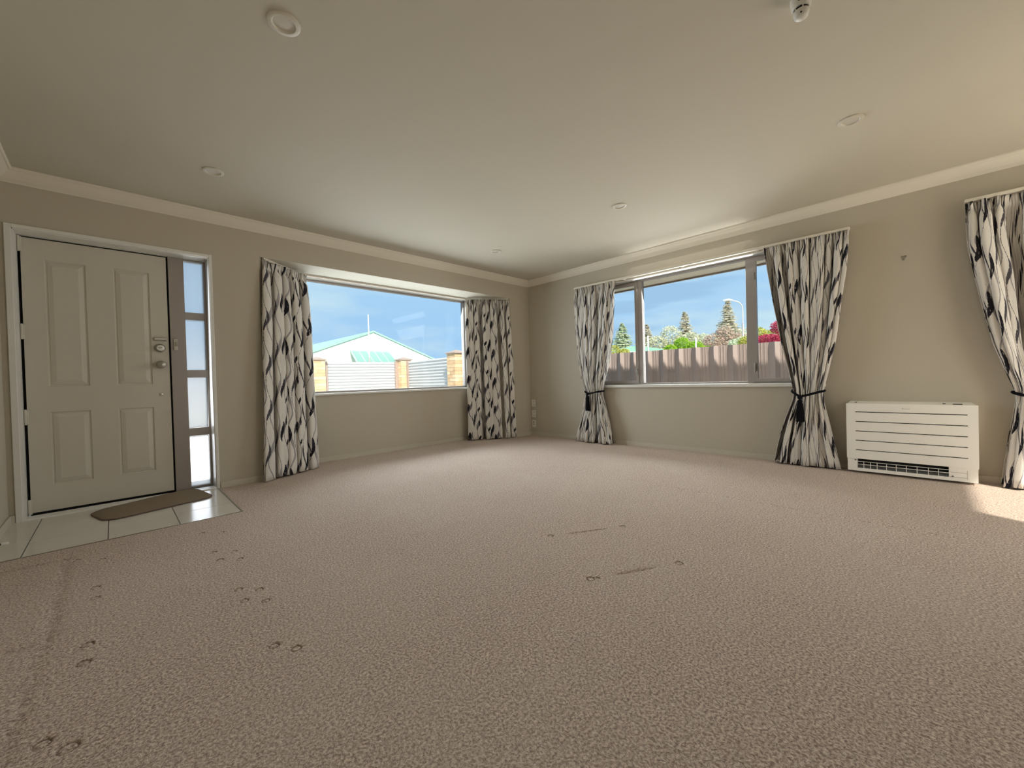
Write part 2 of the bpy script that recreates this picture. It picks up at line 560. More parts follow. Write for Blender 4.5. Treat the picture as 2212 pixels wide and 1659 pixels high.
mb.box(0, .2, CY0, CY1, CZ, ZC + .05)
mb.box(0, .2, YB - .2, CY0, -.05, ZC + .05)
tag(mb.build('wall_right', M_WALL), 'taupe painted wall with the three light window and the heater', 'wall', kind='structure')
tag(MB().box(XL - .2, XL, YB - .2, .25, -.05, ZC + .05).build('wall_entry', M_WALL), 'taupe painted side wall beside the front door hinges', 'wall', kind='structure')
EX0, EX1, EZ = -1.82, -.15, 2.08
mb = MB()
mb.box(XL - .2, EX0, YB - .2, YB, -.05, ZC + .05)
mb.box(EX0, EX1, YB - .2, YB, EZ, ZC + .05)
mb.box(EX1, .2, YB - .2, YB, -.05, ZC + .05)
tag(mb.build('wall_back', M_WALL), 'taupe painted end wall with the glazed garden door behind the viewer', 'wall', kind='structure')

# bay recess
KX0, KX1, KY = -3.25, -.80, .46          # back wall of the bay
JX0, JX1, JZ0, JZ1 = -3.21, -.84, .762, 2.10
mb = MB()
mb.box(KX0 - .12, JX0, KY, KY + .16, -.05, 2.40)
mb.box(JX1, KX1 + .12, KY, KY + .16, -.05, 2.40)
mb.box(JX0, JX1, KY, KY + .16, -.05, JZ0)
mb.box(JX0, JX1, KY, KY + .16, JZ1, 2.40)
tag(mb.build('wall_bay', M_WALL), 'taupe wall under and around the wide bay window', 'wall', kind='structure')
def ret(xa, xb, s, name, lab):
    q = [(xa, 0.0), (xb, KY), (xb + s * .16, KY + .02), (xa + s * .18, 0.02)]
    tag(MB().prism(q, 'z', -.05, 2.40).build(name, M_WALL), lab, 'wall', kind='structure')
ret(BX0, KX0, -1, 'wall_bay_left', 'splayed taupe bay side wall behind the curtain nearest the door')
ret(BX1, KX1, 1, 'wall_bay_right', 'splayed taupe bay side wall behind the curtain nearest the room corner')
tag(MB().prism([(BX0 + .002, 0.001), (BX1 - .002, 0.001), (KX1, KY - .001), (KX0, KY - .001)], 'z', BZ - .004, BZ + .06).build('ceiling_bay', M_CEIL),
    'low white soffit above the bay window recess', 'ceiling', kind='structure')

# ---- cornice and skirting
def cornice(name, a, b, inward, label):
    prof = [(0, -.085), (.006, -.087), (.012, -.080), (.030, -.066), (.048, -.048), (.064, -.028), (.071, -.018), (.078, -.018), (.085, -.010), (.085, 0), (0, 0)]
    a, b, inw = Vector((*a, 0)), Vector((*b, 0)), Vector((*inward, 0))
    n = len(prof)
    vs = [a + inw * d + Vector((0, 0, ZC + h)) for d, h in prof] + [b + inw * d + Vector((0, 0, ZC + h)) for d, h in prof]
    # mitre the ends
    t = (b - a).normalized()
    vs = [p + t * prof[i][0] if i < n else p - t * prof[i - n][0] for i, p in enumerate(vs)]
    fs = [(i, (i + 1) % n, n + (i + 1) % n, n + i) for i in range(n)] + [tuple(range(n))[::-1], tuple(range(n, 2 * n))]
    tag(MB().add(vs, fs).build(name, M_TRIM), label, 'cornice', kind='structure')
cornice('trim_1', (XL, 0), (0, 0), (0, -1), 'white coved cornice above the front door and bay')
cornice('trim_2', (0, 0), (0, YB), (-1, 0), 'white coved cornice above the side window and heater')
cornice('trim_3', (XL, YB), (XL, 0), (1, 0), 'white coved cornice on the entry side wall')
cornice('trim_4', (0, YB), (XL, YB), (0, 1), 'white coved cornice on the end wall behind the viewer')
SKH, SKT = .052, .012
def skirt(name, boxes, label):
    m = MB()
    for b in boxes: m.box(*b, -.01, SKH)
    tag(m.build(name, M_SKIRT, bevel=.003, seg=1), label, 'baseboard', kind='structure')
skirt('baseboard_left', [(-4.055, BX0, -SKT, 0), (BX1, 0, -SKT, 0)], 'low painted skirting board on the bay and door wall')
skirt('baseboard_bay', [(KX0, KX1, KY - SKT, KY)], 'low painted skirting board under the bay window')
skirt('baseboard_right', [(-SKT, 0, CY1, -SKT), (-SKT, 0, YB, CY0)], 'low painted skirting board under the side window')
skirt('baseboard_entry', [(XL, XL + SKT, YB, 0), (XL, -5.207, -SKT, 0)], 'low painted skirting board on the entry side wall')
skirt('baseboard_back', [(XL, EX0, YB, YB + SKT)], 'low painted skirting board on the end wall')

# ---- door casing and liner (architrave)
t = thing('trim_5', (-4.63, 0, 0), 'white architrave and liner around the front door and sidelight', 'door trim', kind='structure')
mb = MB()
mb.box(-5.205, DX0, -.014, 0, 0, 2.046); mb.box(DX1, -4.06, -.014, 0, 0, 2.046); mb.box(DX0, DX1, -.014, 0, DZ - .002, 2.046)
local(t, mb).build('architrave', M_WHITE, t, bevel=.003)
mb = MB()
mb.box(DX0, DX0 + .006, 0, .25, 0, DZ); mb.box(DX1 - .004, DX1, 0, .16, 0, DZ); mb.box(DX0, DX1, 0, .25, DZ - .008, DZ)
local(t, mb).build('liner', M_WHITE, t)
mb = MB()
mb.box(DX0, DX1, -.012, .10, -.02, .010)
local(t, mb).build('threshold', M_WHITE, t, bevel=.003)

# ================================================================== FRONT DOOR
LX0, LX1, LZ0, LZ1, LY = -5.155, -4.353, .014, 2.008, .15
t = thing('door_1', (-4.757, LY, 0), 'beige four panel front door with knob and deadlock', 'door', kind='structure')
def panel_leaf():
    """door face with four moulded panels: nested rectangles stepping in depth"""
    px = [(-5.047, -4.826), (-4.687, -4.462)]
    pz = [(.201, .746), (.924, 1.863)]
    m = MB()
    X = [LX0, px[0][0], px[0][1], px[1][0], px[1][1], LX1]
    Z = [LZ0, pz[0][0], pz[0][1], pz[1][0], pz[1][1], LZ1]
    for i in range(5):
        for j in range(5):
            if i in (1, 3) and j in (1, 3): continue
            m.add([(X[i], LY, Z[j]), (X[i + 1], LY, Z[j]), (X[i + 1], LY, Z[j + 1]), (X[i], LY, Z[j + 1])], [(0, 1, 2, 3)])
    steps = [(0, 0), (.006, .0), (.010, .007), (.016, .008), (.020, .004), (.046, -.003), (.048, -.003)]
    for (a, b) in px:
        for (c, d) in pz:
            rings = [[(a + s, LY + e, c + s), (b - s, LY + e, c + s), (b - s, LY + e, d - s), (a + s, LY + e, d - s)] for s, e in steps]
            vs = [p for r in rings for p in r]
            fs = []
            for k in range(len(rings) - 1):
                for q in range(4):
                    fs.append((k * 4 + q, k * 4 + (q + 1) % 4, k * 4 + 4 + (q + 1) % 4, k * 4 + 4 + q))
            k = (len(rings) - 1) * 4
            fs.append((k, k + 1, k + 2, k + 3))
            m.add(vs, fs)
    return m
local(t, panel_leaf()).build('leaf', M_DOOR, t)
local(t, MB().box(LX0, LX1, LY + .012, LY + .045, LZ0, LZ1).box(LX0, LX0 + .004, LY, LY + .02, LZ0, LZ1).box(LX1 - .004, LX1, LY, LY + .02, LZ0, LZ1)
      .box(LX0, LX1, LY, LY + .02, LZ0, LZ0 + .004).box(LX0, LX1, LY, LY + .02, LZ1 - .004, LZ1)).build('leaf_core', M_DOOR, t)
mb = MB()
mb.box(LX1 - .002, -4.343, LY + .018, LY + .09, 0, DZ - .008); mb.box(DX0 + .006, -5.150, LY + .02, LY + .09, 0, DZ - .008); mb.box(DX0, LX1 + .012, LY + .02, LY + .09, 2.012, DZ - .007); mb.box(LX0, LX1 + .01, LY + .02, LY + .09, -.02, .012)
local(t, mb).build('rebate', M_DARK, t)  # near-black strips paint the shade in the gaps round the leaf
for z in (1.955, 1.326, .711, .062):
    h = local(t, MB().box(-5.1665, -5.144, LY - .012, LY + .004, z - .052, z + .052)).build('hinge', M_DOOR, t, bevel=.003)
    local(t, MB().lathe([(.007, z - .055), (.007, z + .055)], (-5.158, LY - .012, 0), n=12)).build('hinge_pin', M_DOOR, h, smooth=True)
kx, kz = -4.413, 1.092
M_SNIB = pmat('chrome_painted_glare', (.88, .87, .84), .25, metal=.35)  # pale and hardly metallic: window reflection painted into the colour
k = local(t, MB().lathe([(.010, -.0), (.032, -.002), (.033, -.010), (.014, -.014), (.012, -.03), (.026, -.036), (.031, -.050), (.027, -.064), (.012, -.071), (.002, -.072)], (kx, LY, kz), 'y')).build('knob', M_NICKEL, t, smooth=True)
k['label'] = 'satin nickel round door knob'
k = local(t, MB().lathe([(.034, 0), (.035, -.008), (.030, -.016), (.026, -.018), (.024, -.030), (.021, -.034), (.002, -.035)], (kx - .002, LY, 1.232), 'y')).build('deadlock', M_NICKEL, t, smooth=True)
local(t, MB().lathe([(.0235, -.033), (.0235, -.037), (.018, -.038), (.001, -.038)], (kx - .002, LY, 1.232), 'y')).build('lock_face', M_SNIB, k, smooth=True)
local(t, MB().box(kx - .016, kx + .012, LY - .043, LY - .037, 1.229, 1.235)).build('turn_snib', M_NICKEL, k, bevel=.001)
lt = local(t, MB().box(kx - .042, kx + .046, LY - .010, LY, 1.293, 1.320)).build('latch_plate', M_NICKEL, t, bevel=.003)
lt['label'] = 'chrome night latch plate'
local(t, MB().lathe([(.007, -.036), (.007, .036)], (kx + .002, LY - .015, 1.308), 'x', n=12)).build('latch_bar', M_SNIB, lt, smooth=True)
local(t, MB().lathe([(.011, 0), (.011, -.004), (.006, -.006), (.001, -.006)], (kx - .003, LY, .843), 'y', n=16)).build('keyhole_cap', M_CHROME, t, smooth=True)

# ---- sidelight beside the door
t = thing('window_1', (-4.2, .15, 0), 'narrow frosted sidelight of four stacked panes beside the front door', 'window', kind='structure')
SY = .155
pzs = [(2.006, 1.553), (1.493, 1.046), (.981, .536), (.467, .022)]
mb = MB()
mb.box(-4.345, -4.241, SY - .012, .24, 0, DZ - .008)
mb.box(-4.102, DX1 - .004, SY, .24, 0, DZ - .008)
local(t, mb).build('stile', M_ALU, t, bevel=.002, seg=1)
zz = [DZ - .008, 2.006, 1.553, 1.493, 1.046, .981, .536, .467, .022, 0]
for a, b in ((0, 1), (2, 3), (4, 5), (6, 7), (8, 9)):
    local(t, MB().box(-4.242, -4.101, SY, .24, zz[b], zz[a])).build('rail', M_ALU, t, bevel=.002, seg=1)
for a, b in pzs:
    local(t, MB().box(-4.244, -4.10, .195, .201, b - .003, a + .003)).build('pane', M_FROST, t)
s = local(t, MB().box(-4.325, -4.300, SY - .020, SY - .010, 1.215, 1.315)).build('strike', M_CHROME, t, bevel=.002)
local(t, MB().box(-4.319, -4.300, SY - .034, SY - .018, 1.250, 1.285)).build('strike_box', M_NICKEL, s, bevel=.002)

# ================================================================== BAY WINDOW
t = thing('window_2', (-2.03, KY, .77), 'wide single pane picture window in the bay recess', 'window', kind='structure')
GY = KY + .12
mb = MB()
mb.box(JX0, JX0 + .03, GY - .03, GY + .03, JZ0, JZ1); mb.box(JX1 - .03, JX1, GY - .03, GY + .03, JZ0, JZ1)
mb.box(JX0, JX1, GY - .03, GY + .03, JZ1 - .022, JZ1); mb.box(JX0, JX1, GY - .03, GY + .03, JZ0, JZ0 + .045)
local(t, mb).build('frame', M_ALU, t)
mb = MB()
mb.box(JX0, JX0 + .006, KY - .002, GY - .03, JZ0, JZ1); mb.box(JX1 - .006, JX1, KY - .002, GY - .03, JZ0, JZ1); mb.box(JX0, JX1, KY - .002, GY - .03, JZ1 - .006, JZ1)
local(t, mb).build('liner', M_WHITE, t)
local(t, MB().box(JX0 - .03, JX1 + .03, KY - .030, GY - .03, .760, .784)).build('sill', M_WHITE, t, bevel=.005)
local(t, MB().box(JX0 + .03, JX1 - .03, GY, GY + .006, JZ0 + .04, JZ1 - .02)).build('pane', M_GLASS, t)

# ================================================================== SIDE WINDOW
t = thing('window_3', (0, -2.46, .74), 'three light aluminium window in the wall beside the heater', 'window', kind='structure')
GX = .15
mb = MB()
mb.box(GX - .03, GX + .03, WY0, WY0 + .03, WZ0 + .02, WZ1); mb.box(GX - .03, GX + .03, WY1 - .03, WY1, WZ0 + .02, WZ1)
mb.box(GX - .03, GX + .03, WY0, WY1, WZ1 - .020, WZ1); mb.box(GX - .03, GX + .03, WY0, WY1, WZ0, WZ0 + .045)
local(t, mb).build('frame', M_ALU, t)
for a, b in ((-1.862, -1.802), (-3.115, -3.050)):
    local(t, MB().box(GX - .034, GX + .03, a, b, WZ0 + .02, WZ1 - .005)).build('mullion', M_ALU, t, bevel=.002, seg=1)
def sash(a, b, hy, hinge_y):
    s = local(t, MB().box(GX - .045, GX - .005, a, a + .036, .785, 2.085).box(GX - .045, GX - .005, b - .036, b, .785, 2.085)
              .box(GX - .045, GX - .005, a + .036, b - .036, 2.047, 2.085).box(GX - .045, GX - .005, a + .036, b - .036, .785, .822)).build('sash', M_ALU, t)
    local(t, MB().box(GX - .02, GX - .014, a + .034, b - .034, .82, 2.05)).build('pane', M_GLASS, s)
    local(t, MB().box(GX - .052, GX - .044, hy - .010, hy + .010, .905, .985).box(GX - .075, GX - .052, hy - .008, hy + .008, .955, .972)
          .box(GX - .078, GX - .068, hy - .007, hy + .007, .885, .968)).build('handle', M_NICKEL, s, bevel=.002)
    local(t, MB().box(GX - .05, GX - .04, hinge_y - .009, hinge_y + .009, 1.86, 1.93)).build('stay_catch', M_NICKEL, s, bevel=.002)
sash(-1.803, -1.25, -1.785, -1.785)
sash(-3.67, -3.114, -3.132, -3.132)
local(t, MB().box(GX, GX + .006, -3.05, -1.862, WZ0 + .04, WZ1 - .018)).build('pane', M_GLASS, t)
mb = MB()
mb.box(0, GX - .03, WY0, WY0 + .006, WZ0, WZ1); mb.box(0, GX - .03, WY1 - .006, WY1, WZ0, WZ1); mb.box(-.002, GX - .03, WY0, WY1, WZ1 - .006, WZ1)
local(t, mb).build('liner', M_WHITE, t)
local(t, MB().box(-.032, GX - .03, WY0 - .03, WY1 + .03, .737, .772)).build('sill', M_WHITE, t, bevel=.005)

# ---- glazed side door (mostly past the picture edge) and the end wall door
t = thing('door_2', (0, -5.35, 0), 'glazed aluminium side door behind the tied curtain by the heater', 'door', kind='structure')
mb = MB()
mb.box(.08, .16, CY1 - .05, CY1, 0, CZ); mb.box(.08, .16, CY0, CY0 + .05, 0, CZ); mb.box(.08, .16, CY0, CY1, CZ - .05, CZ); mb.box(.0, .16, CY0, CY1, -.02, .022)
local(t, mb).build('frame', M_ALU, t)
local(t, MB().box(.115, .121, CY0 + .05, CY1 - .05, .02, CZ - .05)).build('pane', M_GLASS, t)
t = thing('door_3', (-.98, YB, 0), 'open glazed garden door in the end wall', 'door', kind='structure')
mb = MB()
mb.box(EX0, EX0 + .04, YB - .16, YB - .08, 0, EZ); mb.box(EX1 - .04, EX1, YB - .16, YB - .08, 0, EZ); mb.box(EX0, EX1, YB - .16, YB - .08, EZ - .04, EZ); mb.box(EX0, EX1, YB - .18, YB - .04, -.02, .02)
local(t, mb).build('frame', M_ALU, t)

# ================================================================== CURTAINS
def curtain(name, path_top, path_bot, z0, z1, folds, cloth_w, seed, label, cat='curtain', waist=None, depth=.06, normal=None, group=None, rows=46):
    """path_*(t) -> (x, y) centre line of the cloth at the heading and the hem; waist: (z -> (pathfn, squeeze))"""
    rnd = random.Random(seed)
    ph = [rnd.uniform(0, 2 * PI) for _ in range(8)]
    def dirn(fn, z):
        a, b = fn(0.0, z), fn(1.0, z)
        L = math.hypot(b[0] - a[0], b[1] - a[1])
        return (b[0] - a[0]) / L, (b[1] - a[1]) / L
    cols = folds * 24
    vs, uvs = [], []
    H = z1 - z0
    for r in range(rows + 1):
        # more rows near the heading
        f = r / rows
        f = f ** 1.25
        z = z1 - H * f
        for c in range(cols + 1):
            tt = c / cols
            x, y, sq, nx, ny = path_top(tt, z)
            jit = .035 * math.sin(2 * PI * tt * 2 + ph[0]) + .02 * math.sin(2 * PI * tt * 5 + ph[1])
            phi = 2 * PI * folds * (tt + jit)
            var = 1 + .35 * math.sin(2 * PI * tt * 1.7 + ph[2]) * math.sin(3.0 * tt * folds + ph[3])
            grow = .62 + .38 * smooth01(f / .30)
            wob = .30 * math.sin(2.3 * f * PI + ph[4] + tt * 9)
            p2 = phi + wob
            sn = math.sin(p2)
            flat = math.tanh(2.0 * sn) / .964
            amp = depth * var * grow * sq
            d = amp * (.35 * sn + .65 * flat) + .10 * depth * math.sin(3 * p2 + ph[5] + 3 * f)
            pitch_w = abs(path_top(.52, z)[1] - path_top(.48, z)[1]) + abs(path_top(.52, z)[0] - path_top(.48, z)[0])
            pitch_w = pitch_w / .04 / folds
            lat = -pitch_w * (.155 * math.sin(2 * p2) * min(1.0, sq + .15) + .13 * math.cos(p2)) * grow
            # gathered pencil pleat heading with a frilled top edge
            dz = z1 - z
            hd = 1 - smooth01((dz - .06) / .06)
            frill = math.exp(-((dz - .0) / .03) ** 2)
            pinch = math.exp(-((dz - .068) / .022) ** 2)
            fine = math.sin(3 * phi + ph[6] + 1.3 * math.sin(phi))
            d = d * (1 - .62 * hd) * (1 - .25 * pinch) + fine * (.014 * hd + .006 * frill) * (1 - .45 * pinch)
            lat = lat * (1 - .7 * hd) + hd * .0035 * math.sin(6 * phi + ph[1])
            # hem sags unevenly
            zz = z + (f ** 3) * .006 * math.sin(phi * .5 + ph[7])
            tx, ty = dirn(path_top, z)
            vs.append((x + nx * d + tx * lat, y + ny * d + ty * lat, zz))
            uvs.append((tt * cloth_w + seed * .37, z))
    fs = []
    for r in range(rows):
        for c in range(cols):
            a = r * (cols + 1) + c
            fs.append((a, a + 1, a + cols + 2, a + cols + 1))
    o = thing(name, (sum(p[0] for p in vs) / len(vs), sum(p[1] for p in vs) / len(vs), z0), label, cat, group)
    l = o.location
    me = bpy.data.meshes.new('drape')
    me.from_pydata([(a - l.x, b - l.y, c - l.z) for a, b, c in vs], [], fs)
    uvl = me.uv_layers.new(name='cloth')
    for lp in me.loops:
        uvl.data[lp.index].uv = uvs[lp.vertex_index]
    for p in me.polygons: p.use_smooth = True
    me.materials.append(M_CURTAIN)
    d = bpy.data.objects.new('drape', me)
    COL.objects.link(d)
    d.parent = o
    sd = d.modifiers.new('cloth', 'SOLIDIFY')
    sd.thickness = .003
    sd.offset = 0
    return o
GRP = 'printed grey and cream curtains'
def straight(a, b, a2, b2, z0, z1):
    def f(t, z):
        k = (z1 - z) / (z1 - z0)
        ax, ay = a[0] + (a2[0] - a[0]) * k, a[1] + (a2[1] - a[1]) * k
        bx, by = b[0] + (b2[0] - b[0]) * k, b[1] + (b2[1] - b[1]) * k
        dx, dy = bx - ax, by - ay
        L = math.hypot(dx, dy)
        return ax + dx * t, ay + dy * t, 1.0, dy / L, -dx / L
    return f
f = straight((-3.66, .0), (-3.17, .35), (-3.72, -.07), (-3.17, .24), .012, 2.080)
curtain('bay_curtain', f, None, .012, 2.080, 5, 1.5, 1, 'long printed curtain hanging straight at the door end of the bay', depth=.06, group=GRP)
f = straight((-.965, .36), (-.43, .0), (-.975, .36), (-.375, -.02), .012, 2.080)
curtain('bay_curtain', f, None, .012, 2.080, 9, 1.75, 2, 'long printed curtain hanging straight at the room corner end of the bay', depth=.06, group=GRP)
def tied(left, right, xc, zw, squeeze=.45):
    def f(t, z):
        a, b = interp(z, left), interp(z, right)
        w = abs(b - a)
        sq = squeeze + (1 - squeeze) * smooth01(abs(z - zw) / .45)
        return xc, a + (b - a) * t, sq, -1.0, 0.0
    return f
LEFT_L = [(.012, -.985), (.2, -1.03), (.45, -1.10), (.62, -1.130), (.69, -1.135), (.86, -1.075), (1.2, -1.045), (1.512, -1.02), (1.84, -1.0), (2.10, -.985)]
LEFT_R = [(.012, -1.535), (.2, -1.50), (.45, -1.445), (.62, -1.40), (.69, -1.395), (.853, -1.435), (1.1, -1.51), (1.412, -1.566), (1.75, -1.60), (2.10, -1.625)]
curtain('window_curtain', tied(LEFT_L, LEFT_R, -.105, .69), None, .012, 2.102, 8, 1.8, 3, 'printed curtain tied back on the room corner side of the side window', depth=.06, group=GRP)
RIGHT_L = [(.012, -3.325), (.2, -3.36), (.45, -3.43), (.62, -3.49), (.69, -3.50), (.9, -3.46), (1.195, -3.40), (1.512, -3.345), (1.87, -3.295), (2.09, -3.275)]
RIGHT_R = [(.012, -3.835), (.2, -3.80), (.45, -3.755), (.62, -3.725), (.69, -3.722), (.9, -3.765), (1.152, -3.815), (1.5, -3.86), (1.743, -3.895), (2.09, -3.92)]
curtain('window_curtain', tied(RIGHT_L, RIGHT_R, -.105, .69), None, .012, 2.102, 8, 1.9, 4, 'printed curtain tied back beside the heater on the side window', depth=.06, group=GRP)
END_L = [(.012, -4.76), (.2, -4.78), (.40, -4.80), (.62, -4.825), (.69, -4.825), (.816, -4.79), (1.05, -4.73), (1.283, -4.69), (1.79, -4.615), (2.11, -4.60)]
END_R = [(.012, -5.22), (.4, -5.14), (.69, -5.08), (1.05, -5.15), (1.5, -5.22), (2.11, -5.27)]
curtain('door_curtain', tied(END_L, END_R, -.105, .69), None, .012, 2.108, 8, 1.8, 6, 'printed curtain tied back at the picture edge past the heater', depth=.06, group=GRP)

def tieback(y0, y1, xc, z, kf, sag, label):
    o = thing('curtain_tieback', (xc, (y0 + y1) / 2, z), label, 'tieback', 'black rope tiebacks')
    cy, hw, hd = (y0 + y1) / 2, abs(y1 - y0) / 2 + .012, .075
    ky = y0 + (y1 - y0) * kf
    pts = []
    N = 40
    for i in range(N):
        a = 2 * PI * i / N
        x, y = xc - hd * math.cos(a), cy + hw * math.sin(a)
        front = max(0, math.cos(a))
        s = max(0.0, 1 - abs(y - ky) / (2 * hw))
        pts.append((x, y, z + .012 - sag * front * s ** 1.5))
    local(o, MB().tube(pts, .0105, 8, True)).build('rope', M_BLACK, o, smooth=True)
    kx, kz = xc - hd - .012, z + .012 - sag
    local(o, MB().lathe([(.004, -.024), (.018, -.016), (.020, 0), (.016, .014), (.004, .02)], (kx, ky, kz), n=14)).build('knot', M_BLACK, o, smooth=True)
    ts = local(o, MB().lathe([(.005, .0), (.006, -.022), (.017, -.030), (.021, -.044), (.018, -.058), (.019, -.064)], (kx, ky, kz), n=14)).build('tassel', M_BLACK, o, smooth=True)
    m = MB()
    rnd = random.Random(int(abs(y0) * 100))
    for i in range(26):
        a = 2 * PI * i / 26
        r0, r1 = .018, .025 + rnd.uniform(0, .005)
        L = .225 + rnd.uniform(-.006, .006)
        m.tube([(kx + r0 * math.cos(a), ky + r0 * math.sin(a), kz - .058), (kx + r1 * .9 * math.cos(a), ky + r1 * .9 * math.sin(a), kz - .15), (kx + r1 * math.cos(a), ky + r1 * math.sin(a), kz - L)], .0045, 5)
    m.lathe([(.016, kz - .06), (.023, kz - .13), (.024, kz - .215)], (kx, ky, 0), n=12)
    local(o, m).build('fringe', M_BLACK, ts, smooth=True)
tieback(-1.135, -1.395, -.105, .685, .30, .035, 'black rope and tassel around the curtain nearest the room corner')
tieback(-3.50, -3.722, -.105, .69, .28, .055, 'black rope and tassel around the curtain next to the heater')
tieback(-4.825, -5.08, -.105, .68, .45, .045, 'black rope around the curtain cut by the picture edge')

# ---- curtain tracks
t = thing('curtain_track', (-2.03, .38, 2.09), 'white curtain track bent around the bay soffit', 'curtain track')
m = MB()
P = [(-3.66, .01), (-3.22, .385), (-.86, .385), (-.43, .01)]
for (a, b) in zip(P, P[1:]):
    a, b = Vector((*a, 0)), Vector((*b, 0))
    n = (b - a).normalized().cross(Vector((0, 0, 1))) * .010
    vs = [a - n, b - n, b + n, a + n]
    m.add([(p.x, p.y, 2.084) for p in vs] + [(p.x, p.y, BZ) for p in vs], [(0, 1, 2, 3), (4, 7, 6, 5), (0, 4, 5, 1), (1, 5, 6, 2), (2, 6, 7, 3), (3, 7, 4, 0)])
local(t, m).build('rail', M_TRIM, t)
t = thing('curtain_track', (-.05, -2.45, 2.12), 'long cream curtain track above the side window', 'curtain track')
local(t, MB().box(-.118, -.082, -3.93, -.975, 2.104, 2.128)).build('rail', M_TRIM, t, bevel=.004)
for y in (-1.0, -1.7, -2.45, -3.2, -3.9):
    local(t, MB().box(-.09, 0, y - .012, y + .012, 2.112, 2.124)).build('bracket', M_TRIM, t)
t = thing('curtain_track', (-.05, -5.2, 2.12), 'cream curtain track above the glazed side door past the heater', 'curtain track')
local(t, MB().box(-.118, -.082, -5.95, -4.595, 2.112, 2.136)).build('rail', M_TRIM, t, bevel=.004)
for y in (-4.62, -5.4):
    local(t, MB().box(-.09, 0, y - .012, y + .012, 2.118, 2.130)).build('bracket', M_TRIM, t)

# ================================================================== HEATER (floor console heat pump)
t = thing('heat_pump', (-.095, -4.268, .02), 'white low wall console heat pump between two curtains', 'heater')
HY0, HY1 = -4.645, -3.892
FX = -.19
local(t, MB().box(-.10, -.012, HY0 + .004, HY1 - .004, .02, .135).box(-.14, 0, HY0 + .02, HY1 - .02, .136, .575)).build('body', M_HEAT, t, bevel=.004)
# sloping top with cut corners
vs = [(FX + .004, HY0 + .002, .592), (FX + .004, HY1 - .002, .592), (0, HY1 - .012, .608), (0, HY0 + .020, .608),
      (FX + .004, HY0 + .002, .565), (FX + .004, HY1 - .002, .565), (0, HY1 - .012, .565), (0, HY0 + .020, .565)]
tp = local(t, MB().add(vs, [(0, 1, 2, 3), (4, 7, 6, 5), (0, 4, 5, 1), (1, 5, 6, 2), (2, 6, 7, 3), (3, 7, 4, 0)])).build('top_cover', M_HEAT, t, bevel=.003)
for (y, w, x) in ((-3.95, .012, -.10), (-4.475, .016, -.10), (-4.545, .05, -.12)):
    local(t, MB().box(x - .012, x + .008, y - w / 2, y + w / 2, .590 + (.19 + x) * .084, .5935 + (.19 + x) * .084 + .002)).build('top_slot', M_VOID, tp)
slots = [.524, .442, .361, .281, .200]
m = MB()
edges = [.596] + [v for s in slots for v in (s + .0034, s - .0034)] + [.125]
SL, SRr = -3.951, -4.592
m.box(FX, FX + .018, SL, HY1, .125, .596)
m.box(FX, FX + .018, HY0, SRr, .125, .596)
for a, b in zip(edges[0::2], edges[1::2]):
    m.box(FX, FX + .018, SRr, SL, b, a)
local(t, m).build('front_panel', M_HEAT, t)
local(t, MB().box(FX + .019, FX + .03, HY0 + .02, HY1 - .02, .135, .58)).build('panel_back', M_VOID, t)
# lower fascia with the air outlet
VY0, VY1, VZ0, VZ1 = -4.493, -3.960, .046, .124
m = MB()
fx = FX + .006
m.box(fx, -.02, VY1, HY1 - .004, .02, .135); m.box(fx, -.02, HY0 + .004, VY0, .02, .135)
m.box(fx, -.02, VY0, VY1, .02, VZ0); m.box(fx, -.02, VY0, VY1, VZ1 + .003, .135)
fa = local(t, m).build('lower_fascia', M_HEAT, t)
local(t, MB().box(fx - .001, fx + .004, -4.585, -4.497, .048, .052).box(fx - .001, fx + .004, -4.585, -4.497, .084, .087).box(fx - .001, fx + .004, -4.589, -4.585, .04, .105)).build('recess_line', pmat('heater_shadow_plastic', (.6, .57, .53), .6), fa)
local(t, MB().box(fx + .05, fx + .06, VY0, VY1, VZ0 - .01, VZ1 + .005)).build('outlet_void', M_VOID, t)
local(t, MB().prism([(fx + .006, VZ0), (fx + .05, VZ0), (fx + .05, VZ0 + .026)], 'y', VY0, VY1)).build('flap', pmat('grey_flap', (.16, .16, .16), .5), t)
for z in (.076, .100):
    local(t, MB().box(fx + .004, fx + .010, VY0, VY1, z - .0018, z + .0018)).build('grille_bar', M_HEAT, t)
for y in (-4.001, -4.043, -4.085, -4.143, -4.201, -4.260, -4.321, -4.384, -4.438):
    local(t, MB().box(fx + .003, fx + .011, y - .0017, y + .0017, VZ0, VZ0 + .056)).build('grille_bar', M_HEAT, t)
for y, z in ((-3.948, .112), (-4.512, .055)):
    local(t, MB().lathe([(.0055, 0), (.0055, -.002), (.001, -.002)], (fx, y, z), 'x', n=12)).build('screw', pmat('screw_grey', (.2, .2, .2), .4, metal=.6), fa)
# small grey wordmark: a wedge and letters
M_LOGO = pmat('logo_grey', (.30, .285, .28), .5)
lg = local(t, MB().prism([(-4.2425, .564), (-4.2425, .5545), (-4.2485, .564)], 'x', FX - .0006, FX)).build('logo', M_LOGO, t)
tx = bpy.data.curves.new('logo_letters', 'FONT')
tx.body = 'DAIKIN'
tx.size = .0092
tx.extrude = .0003
tx.space_character = 1.2
_tmp = bpy.data.objects.new('logo_curve', tx)
_me = bpy.data.meshes.new_from_object(_tmp)
bpy.data.objects.remove(_tmp)
_me.name = 'logo_letters'
_me.materials.clear()
_me.materials.append(M_LOGO)
txo = bpy.data.objects.new('logo_letters', _me)
COL.objects.link(txo)
txo.parent = lg
txo.rotation_euler = (R(90), 0, R(-90))
txo.location = (FX - .0004 - t.location.x, -4.2495 - t.location.y, .5555 - t.location.z)

